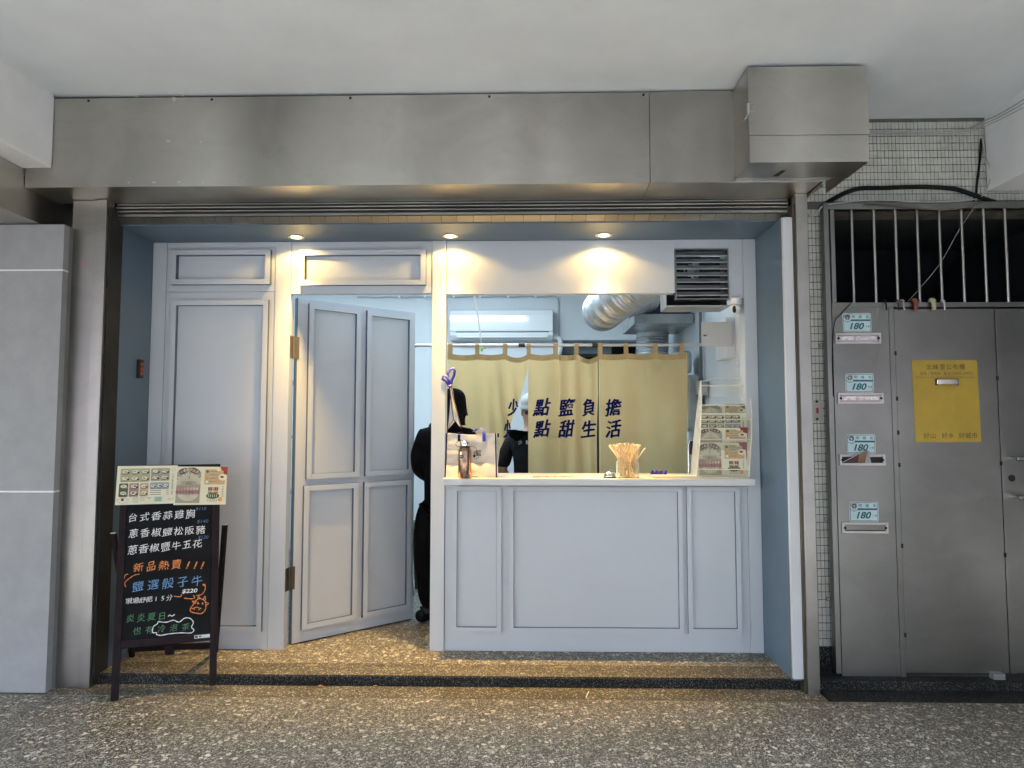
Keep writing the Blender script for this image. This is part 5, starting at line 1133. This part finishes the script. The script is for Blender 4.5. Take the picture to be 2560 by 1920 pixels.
chs = Sheet(P0-BN*0.006, BU, BV, 0.0002, 0.0006); H = chs.hit
Z4 = lambda x, y: H((270+x/5.53)/S, (1140+y/5.53)/S)       # from one enlargement of the photograph
Z5 = lambda x, y: H((270+x/4.366)/S, (1400+y/4.366)/S)     # from the other
def lineZ(f, body, a, b, h, c, off=0.006, jit=0.05, w=None): chs.chars(body, f(*a), f(*b), h, c, 1, offset=off*0.5-0.004, jitter=jit*1.6, w=w, wob=0.07); chs.flush('chalk_line', cbx)
lineZ(Z4, '台式香蒜雞胸', (392, 845), (1185, 780), 0.0500, 'white', 0.012)
lineZ(Z4, '蔥香椒鹽松阪豬', (395, 1065), (1320, 1000), 0.0500, 'white', 0.010)
lineZ(Z4, '蔥香椒鹽牛五花', (378, 1290), (1275, 1190), 0.0500, 'white', 0.010)
for body, p, w_ in (('$110', (1330, 712), 0.058), ('$140', (1350, 885), 0.062), ('$120', (1355, 1105), 0.056)):
    u, v = Z4(*p); chs.text(body, u, v, 0.021, 'dim_blue', 1, w=w_, offset=-0.004, shear=0.25); chs.flush('chalk_price', cbx)
lineZ(Z4, '新品熱賣', (455, 1530), (980, 1480), 0.052, 'orange', 0.012)
for x in (1140, 1245, 1340):
    a, b = Z4(x+20, 1440), Z4(x-10, 1510); chs.stroke([a, b], 0.006, 'orange', 1, False); u, v = Z4(x-20, 1530); chs.disc(u, v, 0.0038, 'orange', 1); chs.flush('chalk_mark', cbx)
lineZ(Z5, '鹽選骰子牛', (352, 280), (995, 210), 0.060, 'blue', 0.002)
u, v = Z5(912, 325); chs.text('$220', u, v, 0.026, 'white', 1, w=0.082, offset=0.022, shear=0.15); chs.flush('chalk_price', cbx)
lineZ(Z5, '現場舒肥15分', (248, 445), (690, 400), 0.031, 'white', 0.008, w=0.034)
lineZ(Z5, '炎炎夏日', (262, 630), (607, 602), 0.044, 'green', 0.0)
chs.stroke([Z5(672, 605), Z5(690, 590), Z5(715, 600), Z5(745, 582)], 0.0045, 'white'); chs.flush('chalk_mark', cbx)
lineZ(Z5, '也有冷泡茶', (330, 765), (860, 715), 0.042, 'green', 0.0, w=0.040)
chs.stroke([Z5(*p) for p in ((565, 662), (650, 668), (730, 645), (790, 665), (850, 622), (910, 622), (945, 665), (925, 720), (950, 745), (920, 780), (800, 782), (680, 795), (590, 812), (545, 805), (540, 785), (500, 780), (510, 720), (550, 690), (565, 662))], 0.0045, 'white'); chs.flush('chalk_mark', cbx)
for pts in (((200, 200), (215, 160), (245, 150)), ((370, 148), (320, 158), (270, 185)), ((290, 175), (240, 210), (205, 250), (218, 290)), ((1060, 245), (1080, 262), (1078, 310), (1040, 360), (980, 372)), ((1055, 250), (1070, 262), (1085, 245)), ((740, 382), (790, 388), (820, 380), (820, 360)), ((850, 402), (930, 408), (965, 395), (950, 368))):
    chs.stroke([Z5(*p) for p in pts], 0.0040, 'orange'); chs.flush('chalk_mark', cbx)
cow = (((985, 420), (950, 470), (915, 520), (925, 550), (985, 565), (1040, 565), (1080, 520), (1085, 460), (1065, 420), (1020, 405), (985, 420)), ((1000, 410), (1005, 380), (1025, 402)), ((1060, 412), (1078, 378), (1082, 425)), ((985, 435), (940, 435), (960, 455), (982, 452)), ((1085, 445), (1115, 455), (1100, 470), (1083, 468)), ((930, 520), (980, 500), (1035, 515)), ((990, 462), (1012, 460)), ((1040, 465), (1060, 462)))
for pts in cow: chs.stroke([Z5(*p) for p in pts], 0.0042, 'orange')
for p in ((960, 520), (1010, 525), (1000, 450), (1050, 452)): u, v = Z5(*p); chs.disc(u, v, 0.0035, 'orange', 1)
chs.flush('chalk_cow', cbx)

u0, v0 = Z5(960, 868); u1, v1 = Z5(1108, 855)
lbs = Sheet(P0-BN*0.001, BU, BV, 0.0002, 0.0006); lbs.rect(u0-0.003, 0.286, BWd-0.040, 0.304, 'plate_white', 1); lbs.rect(u0, 0.289, u0+0.014, 0.301, 'dark', 2); lbs.rect(u0+0.02, 0.290, u0+0.034, 0.300, 'green', 2); lbs.rect(u0+0.04, 0.293, BWd-0.046, 0.295, 'khaki', 2); lbs.build('label', cbx)
# the two menu sheets fixed across the top
shp = Sheet(P0+BN*0.004, BU, BV); HH = shp.hit
def sheet_on(corner_bl, corner_br, corner_tl, kind, lab, lift):
    a, b, c = HH(*corner_bl), HH(*corner_br), HH(*corner_tl); N_ = BN
    o = P0+BU*a[0]+BV*a[1]+BN*(0.004+lift); U = BU*(b[0]-a[0])+BV*(b[1]-a[1]); V = BU*(c[0]-a[0])+BV*(c[1]-a[1])
    t = thing('menu_sheet', lab, 'menu', o); w, h = U.length, V.length; U.normalize(); V = (V-U*V.dot(U)).normalized(); paper(t, o, U, V, w, h, kind)
z4 = lambda x, y: ((270+x/5.53)/S, (1140+y/5.53)/S)
sheet_on(z4(145, 678), z4(985, 640), z4(172, 140), 0, 'cream menu sheet with rows of dish pictures, left one on top of the chalkboard', 0.0)
sheet_on(z4(950, 664), z4(1668, 646), z4(1000, 132), 1, 'cream opening flyer with brown starburst, right one on top of the chalkboard', 0.001)

# ================================================================ STAIRWELL GATE
GY = 4.10
gt = thing('stairwell_gate', 'stainless steel stairwell gate with mail panel, door and barred transom', 'gate', (2.4, GY, 0.05))
Mg = M_steel_d
bx('side_panel', Mg, gt, 1.8255, 2.158, GY-0.006, GY, 0.052, 2.232, 0.001)
bx('mullion', Mg, gt, 2.1585, 2.1875, GY-0.012, GY+0.02, 0.052, 2.205, 0.001)
bx('door_leaf', Mg, gt, 2.1905, 2.778, GY-0.008, GY+0.03, 0.075, 2.196, 0.001)
bx('door_leaf', Mg, gt, 2.782, 3.60, GY-0.004, GY+0.03, 0.075, 2.196, 0.001)
bx('door_stop', Mg, gt, 2.7815, 2.815, GY-0.012, GY-0.0045, 0.075, 2.190, 0.001)
bx('transom_rail', Mg, gt, 1.8255, 3.60, GY-0.010, GY+0.03, 2.2065, 2.2355, 0.001)
bx('frame_post', Mg, gt, 1.785, 1.8145, GY-0.020, GY+0.03, 0.07, 2.80, 0.001); bx('frame_side', M_dark, gt, 1.8150, 1.8250, GY-0.004, GY+0.03, 0.052, 2.80)
bx('frame_post', Mg, gt, 1.8255, 1.8505, GY-0.016, GY+0.03, 2.236, 2.800, 0.001); bx('head_rail', Mg, gt, 1.785, 3.60, GY-0.020, GY+0.03, 2.8005, 2.842, 0.001)
for x in (1.960, 2.092, 2.220, 2.350, 2.482, 2.614, 2.745, 2.872, 3.0, 3.13): MB().tube([(x, GY, 2.2356), (x, GY, 2.8003)], 0.0085, 12).build('bar', M_steel_b, gt, smooth=True)
bx('threshold_gap', M_dark, gt, 2.19, 3.6, GY-0.002, GY+0.03, 0.0525, 0.0745)
bx('foot_block', M_galv, gt, 2.66, 2.725, GY-0.05, GY-0.009, 0.053, 0.085)
hg = MB().lathe((0, 0, 0), [(0.0065, -0.012), (0.0065, 0.012)], 10).build('hinge', M_dark, None); hm_ = hg.data; bpy.data.objects.remove(hg)
for z in (1.93, 1.66, 1.46, 1.27, 0.80, 0.29): piece('hinge', hm_, (2.189, GY-0.012, z), gt)
for z in (1.78, 1.28, 0.75): piece('hinge', hm_, (2.780, GY-0.012, z), gt)
MB().lathe((2.842, 0, 1.193), [(0.0001, GY-0.0055), (0.020, GY-0.0055), (0.020, GY-0.0042)], 20, 'Y').build('keyhole', M_dark, gt)
for z in (1.310, 1.084):
    MB().tube([(2.848, GY-0.004, z), (2.848, GY-0.05, z)], 0.011, 12).tube([(2.838, GY-0.05, z), (2.86, GY-0.052, z), (2.95, GY-0.052, z-0.003)], [0.014, 0.012, 0.010], 12).build('handle', M_chrome, gt, smooth=True)
# wall brackets on the mosaic strip
for k, z in enumerate((1.985, 0.945, 0.48)):
    b = thing('wall_bracket', ['small steel bracket on the mosaic strip level with the topmost number plate', 'small steel bracket on the mosaic strip level with the lowest number plate', 'small steel bracket on the mosaic strip near its foot'][k], 'bracket', (1.80, 4.12, z))
    bx('plate', M_steel_d, b, 1.764, 1.806, 4.134, 4.146, z-0.012, z+0.012, 0.002); MB().lathe((1.772, 0, z), [(0.008, 4.133), (0.008, 4.130), (0.004, 4.128)], 10, 'Y').build('bolt', M_galv, b)
# stairwell inside: dark
sw_ = reg(bpy.data.objects.new('stairwell', None), (2.7, 5, 0)); COL.objects.link(sw_); sw_.location = WL[sw_.name]; sw_['kind'] = 'structure'
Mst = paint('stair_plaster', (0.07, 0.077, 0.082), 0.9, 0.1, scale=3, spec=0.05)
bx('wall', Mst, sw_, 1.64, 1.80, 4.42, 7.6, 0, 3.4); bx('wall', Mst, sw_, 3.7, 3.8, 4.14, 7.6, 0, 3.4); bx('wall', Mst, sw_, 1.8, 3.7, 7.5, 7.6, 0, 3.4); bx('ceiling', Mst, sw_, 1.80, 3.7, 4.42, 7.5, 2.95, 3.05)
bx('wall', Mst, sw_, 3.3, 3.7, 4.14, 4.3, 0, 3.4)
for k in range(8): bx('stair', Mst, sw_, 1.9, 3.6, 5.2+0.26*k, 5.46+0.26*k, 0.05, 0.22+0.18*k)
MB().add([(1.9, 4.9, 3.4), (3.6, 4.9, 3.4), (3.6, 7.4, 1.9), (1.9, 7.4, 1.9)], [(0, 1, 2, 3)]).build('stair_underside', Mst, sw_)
# hanging rings and hooks on the gate rail
hk = [(1908, 'pair of dark padlock rings hooked over the gate rail at the far left', M_cable, 0.020), (1934, 'black padlock hooked over the gate rail', M_blkpl, 0.018), (1946, 'dark steel ring hooked over the gate rail beside the brown hook', M_galv, 0.020),
      (1972, 'rust brown hook hanging over the gate rail', paint('rust_hook', (0.20, 0.06, 0.03), 0.6, 0.2), 0.024), (2010, 'cream coloured hook hanging over the gate rail', paint('cream_hook', (0.42, 0.39, 0.26), 0.6, 0.1), 0.024), (2033, 'thin pale wire hook hanging over the gate rail', M_cablew, 0.022)]
for xd, lab, mat, r in hk:
    x = W(xd, 662, GY)[0]; k = thing('rail_hook', lab, 'hook', (x, GY-0.02, 2.235))
    th = 0.012 if 'brown' in lab and 'rust' in lab or 'cream' in lab else 0.0045
    p = [(x+0.006*math.sin(a*0.5), GY-0.012-0.0+(-0.022*math.cos(R(a)) if True else 0), 2.222+0.028*math.sin(R(a))) for a in range(0, 181, 20)]
    p = [(x, GY-0.034, 2.185)]+p+[(x, GY+0.012, 2.238)]
    p = p[:-1]
    MB().tube(p, th, 10).build('hook', mat, k, smooth=True)
# number plates and mail slots
floors = ('五樓', '四樓', '三樓', '二樓'); words = ('topmost', 'second from the top', 'third from the top', 'lowest')
zs_ = (2.1145, 1.753, 1.393, 0.9975); xs_ = (1.9685, 1.972, 1.9705, 1.9745); sz = (2.0195, 1.6625, 1.299, 0.9035)
for k in range(4):
    xm, zm = xs_[k], zs_[k]; w, h = 0.168, 0.114
    npt = thing('number_plate', 'house number plate 180 %s, %s of four on the steel mail panel' % (floors[k], words[k]), 'number plate', (xm, GY-0.008, zm-h/2), 'house number plates on the mail panel')
    s = Sheet((xm-w/2, GY-0.0105, zm-h/2), (1, 0, 0), (0, 0, 1), 0.0003, 0.0003)
    bb = MB(); sh2 = Sheet((xm-w/2, GY-0.0105, zm-h/2), (1, 0, 0), (0, 0, 1), 0, 0); sh2.rrect(0, 0, w, h, 0.010, 'plate_white'); o = plo = sh2.build('plate', npt); md = o.modifiers.new('thick', 'SOLIDIFY'); md.thickness = 0.003; md.offset = -1
    s.rrect(0.0035, 0.0035, w-0.0035, h-0.0035, 0.009, 'teal', 0); s.rrect(0.0065, 0.0065, w-0.0065, h-0.0065, 0.007, 'plate', 1)
    s.rect(0.045, 0.066, w-0.0065, 0.076, 'teal', 2); s.disc(0.028, 0.0815, 0.0235, 'teal', 2, 0.0235); s.disc(0.028, 0.0835, 0.0228, 'plate', 3); s.rect(0.0065, 0.09, 0.045, h-0.0105, 'plate', 3)
    for q_, (a0, a1, c) in enumerate(((95, 130, 'teal'), (135, 175, 'gold'), (180, 220, 'dark'), (225, 262, 'navy'), (-80, -40, 'dark'), (-35, 5, 'maroon'), (10, 45, 'teal'), (50, 85, 'red'))):
        pts = [(0.028+0.0145*math.cos(R(a0+(a1-a0)*t)), 0.0885+0.0145*math.sin(R(a0+(a1-a0)*t))) for t in (0, 0.33, 0.66, 1)]; am = R((a0+a1)/2); s.poly([(0.028+0.003*math.cos(am), 0.0885+0.003*math.sin(am))]+pts, c, 4)
    s.ring(0.028, 0.0885, 0.0148, 0.0008, 'dark', 5); s.stroke([(0.017, 0.070), (0.022, 0.0665), (0.028, 0.066), (0.034, 0.0665), (0.038, 0.070)], 0.0012, 'teal', 4)
    for ch, uu in zip('明峰街', (0.063, 0.104, 0.146)): s.chars(ch, (uu, 0.092), (1, 0), 0.019, 'teal', 4, offset=0.006)
    s.text('180', 0.083, 0.036, 0.040, 'teal', 3, w=0.086, offset=0.030, shear=0.28); s.chars(floors[k], (0.138, 0.034), (0.152, 0.034), 0.0105, 'teal', 3, offset=0.01)
    s.build('print', plo)
    x, z = xs_[k]+0.003, sz[k]; w, h = 0.268, 0.066
    ms = thing('mail_slot', 'chrome mail slot under number plate 180 %s, %s' % (floors[k], ('bright flap closed', 'bright embossed flap closed', 'open with a folded flyer sticking out', 'dull flap slightly ajar')[k]), 'mail slot', (x, GY-0.008, z), 'mail slots on the mail panel')
    mm = (M_steel_b, M_steel_b, M_steel_b, M_steel_d)[k]
    MB().frame(x-w/2, x+w/2, z-h/2, z+h/2, 0.0155, GY-0.018, GY-0.0062).build('frame', M_steel_b, ms, bev=0.002)
    bx('recess', M_dark, ms, x-w/2+0.016, x+w/2-0.016, GY-0.0085, GY-0.0062, z-h/2+0.0158, z+h/2-0.0158)
    for sx in (-1, 1): piece('screw', bpy.data.meshes['screw'] if 'screw' in bpy.data.meshes else hm_, (x+sx*(w/2-0.016), GY-0.018, z), ms)
    if k != 2:
        fz = z-h/2+0.0175 if k != 3 else z-h/2+0.020
        flo = bx('flap', mm, ms, x-w/2+0.019, x+w/2-0.019, GY-0.014, GY-0.0105, fz, z+h/2-0.0165, 0.001)
        e = Sheet((x, GY-0.0142, z), (1, 0, 0), (0, 0, 1), 0.0003, 0.0006); em = M_chrome if k < 2 else Mg
        e.text('LETTERS', -0.062, 0.0, 0.017, em, 1, w=0.07, offset=0.01); e.text('THANK YOU', 0.058, 0.0, 0.015, em, 1, w=0.085, offset=0.01); e.ring(0.0, 0, 0.012, 0.003, em, 1, 0.009); o = e.build('embossing', flo); md = o.modifiers.new('thick', 'SOLIDIFY'); md.thickness = 0.002
# folded flyer in the third slot
ff = thing('folded_flyer', 'folded flyer sticking out of the third mail slot', 'flyer', (1.96, GY-0.02, 1.27))
def qf(x, y, dy): a = W((2070+x/3.857)/S, (920+y/3.857)/S, GY-0.02); return Vector((a[0], GY-0.02+dy, a[1]))
MB().add([qf(150, 905, 0.008), qf(280, 915, -0.012), qf(285, 825, -0.02)], [(0, 1, 2)]).build('leaf', ink('plum', (0.06, 0.02, 0.03)), ff)
MB().add([qf(280, 915, -0.012), qf(340, 915, -0.02), qf(352, 790, -0.035), qf(285, 825, -0.02)], [(0, 1, 2, 3)]).build('leaf', ink('caramel', (0.20, 0.11, 0.05)), ff)
MB().add([qf(340, 915, -0.02), qf(420, 915, 0.004), qf(385, 800, -0.01), qf(352, 790, -0.035)], [(0, 1, 2, 3)]).build('leaf', ink('lilac_paper', (0.45, 0.47, 0.55)), ff)
MB().tube([qf(150, 907, 0.006), qf(285, 825, -0.0215), qf(375, 782, -0.03)], 0.0012, 6).build('edge', C['white'], ff)
# yellow notice board
nb = thing('notice_board', 'yellow notice board with a small bulldog clip fixed to the gate door', 'notice board', (2.47, GY-0.01, 1.404))
a_ = Vector((2.288, GY-0.0105, 1.404)); U_ = Vector((1, 0, 0.002)).normalized(); V_ = Vector((-0.010, 0, 1)).normalized(); bwid, bhei = 0.382, 0.484
s0 = Sheet(a_, U_, V_, 0, 0); s0.rrect(0, 0, bwid, bhei, 0.012, M_sign); o = nbo = s0.build('board', nb); md = o.modifiers.new('thick', 'SOLIDIFY'); md.thickness = 0.003; md.offset = -1
s = Sheet(a_, U_, V_, 0.0003, 0.0004)
s.chars('北峰里公布欄', (0.100, bhei-0.040), (0.292, bhei-0.040), 0.034, 'dark', 1)
s.chars('里長:陳南海', (0.055, bhei-0.079), (0.155, bhei-0.079), 0.0205, 'brown', 1); s.chars('電話', (0.192, bhei-0.079), (0.215, bhei-0.079), 0.0205, 'brown', 1); s.text(':2695-3955', 0.290, bhei-0.0785, 0.0165, 'brown', 1, w=0.125)
s.text('巡守隊:2692-4949  派出所:2694-2819  清潔隊:2643-0403', 0.192, bhei-0.102, 0.0105, 'brown', 1, w=0.345)
for bdy, uu in (('好山', 0.085), ('好水', 0.190), ('好城市', 0.308)): n_c = len(bdy); s.chars(bdy, (uu-0.0185*(n_c-1), 0.038), (uu+0.0185*(n_c-1), 0.038), 0.034, 'dark', 1)
s.build('lettering', nbo)
cl = MB().box(2.288+0.128, 2.288+0.252, GY-0.030, GY-0.011, 1.404+bhei-0.146, 1.404+bhei-0.114); cl.build('clip', M_chrome, nb, bev=0.004)
for dx in (0.126, 0.240): bx('clip_end', M_blkpl, nb, 2.288+dx, 2.288+dx+0.014, GY-0.0285, GY-0.0108, 1.404+bhei-0.149, 1.404+bhei-0.111, 0.002)
# old switch plate on the mosaic strip, with its wire
swp = thing('bell_push', 'old cream switch plate with a red button on the mosaic strip', 'switch', (1.735, 4.14, 1.59))
bx('plate', paint('aged_plate', (0.40, 0.38, 0.33), 0.5, 0.1), swp, 1.700, 1.770, 4.130, 4.146, 1.530, 1.655, 0.002); bx('button', paint('red_button', (0.28, 0.03, 0.02), 0.4), swp, 1.730, 1.744, 4.126, 4.1295, 1.575, 1.607, 0.001)
for z in (1.540, 1.645): piece('screw', bpy.data.meshes['screw'], (1.735, 4.1295, z), swp)
def cable(name, lab, pts, r, mat, cat='cable', Y=4.13):
    P = []
    for p in pts:
        yy = p[2] if len(p) > 2 else Y; x, z = W(p[0], p[1], yy); P.append(Vector((x, yy, z)))
    q = []
    for i in range(len(P)-1):
        p0 = P[max(i-1, 0)]; p1_ = P[i]; p2_ = P[i+1]; p3 = P[min(i+2, len(P)-1)]
        for k in range(6):
            t = k/6; t2 = t*t; t3 = t2*t; q.append(0.5*((2*p1_)+(p2_-p0)*t+(2*p0-5*p1_+4*p2_-p3)*t2+(3*p1_-p0-3*p2_+p3)*t3))
    q.append(P[-1]); o = MB().tube(q, r, 8).build(name, mat, None, smooth=True); tag(o, lab, cat); return o
cable('thick_cable', 'thick black cable arching across the mosaic wall above the gate', [(1782, 441), (1800, 430), (1830, 415), (1860, 407), (1910, 406), (1960, 404), (2010, 404), (2060, 408), (2100, 420), (2140, 434), (2165, 440), (2212, 438)], 0.014, M_cable)
cable('thin_cable', 'thin pale cable sagging along the gate head rail', [(1790, 442), (1850, 434), (1910, 432), (1980, 436), (2060, 435), (2110, 430)], 0.004, M_cablew, Y=4.07)
cable('thin_cable', 'brown grey cable drooping over the middle of the gate head rail', [(1870, 437), (1920, 440), (1990, 450), (2050, 452), (2100, 444), (2120, 436)], 0.006, paint('taupe_cable', (0.13, 0.12, 0.10), 0.6), Y=4.06)
cable('black_cable', 'black cable bundle running down the corner between mosaic wall and beam', [(2120, 300), (2118, 330), (2115, 360), (2110, 400), (2108, 420), (2100, 440)], 0.007, M_cable, Y=4.125)
cable('thin_cable', 'thin pale cable looping beside the black corner bundle', [(2122, 300), (2130, 340), (2140, 370), (2135, 400), (2120, 425)], 0.003, M_cablew, Y=4.11)
for i, (dy, r) in enumerate(((0, 0.004), (6, 0.0035), (12, 0.0025))):
    cable('ceiling_cable', ['uppermost pale cable of the bundle along the ceiling corner at the right', 'middle pale cable of the bundle along the ceiling corner at the right', 'lowest pale cable of the bundle along the ceiling corner at the right'][i], [(1880, 283+dy*0.6, 4.14), (1960, 284+dy*0.6, 4.14), (2040, 284+dy*0.6, 4.14), (2090, 278+dy*0.7, 4.05), (2125, 262+dy, 3.85), (2160, 246+dy, 3.65), (2212, 215+dy*1.4, 3.35)], r, M_cablew)
cable('thin_cable', 'coiled pale cable ends hanging at the top of the narrow mosaic strip', [(1741, 447), (1745, 460), (1752, 466), (1764, 462), (1772, 450), (1776, 446)], 0.005, M_cablew, Y=4.06)
cable('thin_cable', 'thin black wire running down between the mosaic strip and the mail panel', [(1838, 655, 4.07), (1815, 680, 4.07), (1802, 700, 4.07), (1798, 780, 4.08), (1800, 850, 4.08), (1794, 872, 4.1), (1790, 890, 4.1), (1796, 905, 4.1), (1801, 912, 4.1)], 0.003, M_cable)
cable('thin_cable', 'thin wire slanting through the dark barred opening', [(2110, 440, 4.06), (2070, 500, 4.2), (2030, 570, 4.2), (1985, 625, 4.2), (1962, 650, 4.15)], 0.0018, M_cablew)

# small litter on the floor
def leaf(name, lab, x, y, z, r, mat, cat='leaf', k=0.3):
    m = MB(); pts = []
    for i in range(8):
        a = 2*math.pi*i/8; rr = r*random.uniform(0.6, 1.1); pts.append((x+rr*math.cos(a), y+rr*0.6*math.sin(a), z+0.002+r*k*abs(math.sin(a*1.5+x))))
    m.add(pts+[(x, y, z+0.001)], [(i, (i+1) % 8, 8) for i in range(8)]); o = m.build(name, mat, None); tag(o, lab, cat)
ml = paint('dry_leaf', (0.40, 0.20, 0.06), 0.7, 0.3, scale=40); mtn = paint('tan_leaf', (0.50, 0.40, 0.22), 0.7, 0.2, scale=40)
x, y = F(811, 1461+22, 0.003); leaf('dry_leaf', 'small orange brown dry leaf against the black step face', x, y, 0.003, 0.016, ml)
x, y = F(692, 1483, 0.003); leaf('dry_leaf', 'brown crumpled leaf scrap on the sandy strip right of the chalkboard', x, y, 0.003, 0.020, ml)
x, y = F(1404, 1638, 0.001); leaf('dry_leaf', 'tan leaf scrap lying on the terrazzo right of the middle joint', x, y, 0.001, 0.016, mtn)
x, y = F(1282, 1546, 0.001); leaf('litter_scrap', 'tiny red scrap on the terrazzo below the counter', x, y, 0.001, 0.007, C['red'], 'litter')
x, y = F(88, 1627, 0.001); leaf('dry_leaf', 'dark dry scrap near the lower left of the pavement', x+0.9, y+0.05, 0.001, 0.009, C['brown'])
mm_ = MB(); a_ = F(1266, 1507, 0.003); b_ = F(1272, 1494, 0.003)
mm_.tube([(a_[0], a_[1], 0.005), (b_[0], b_[1], 0.005)], 0.003, 6); o = mm_.build('drinking_straw', M_white, None); tag(o, 'short white stick lying across the sandy strip', 'stick')
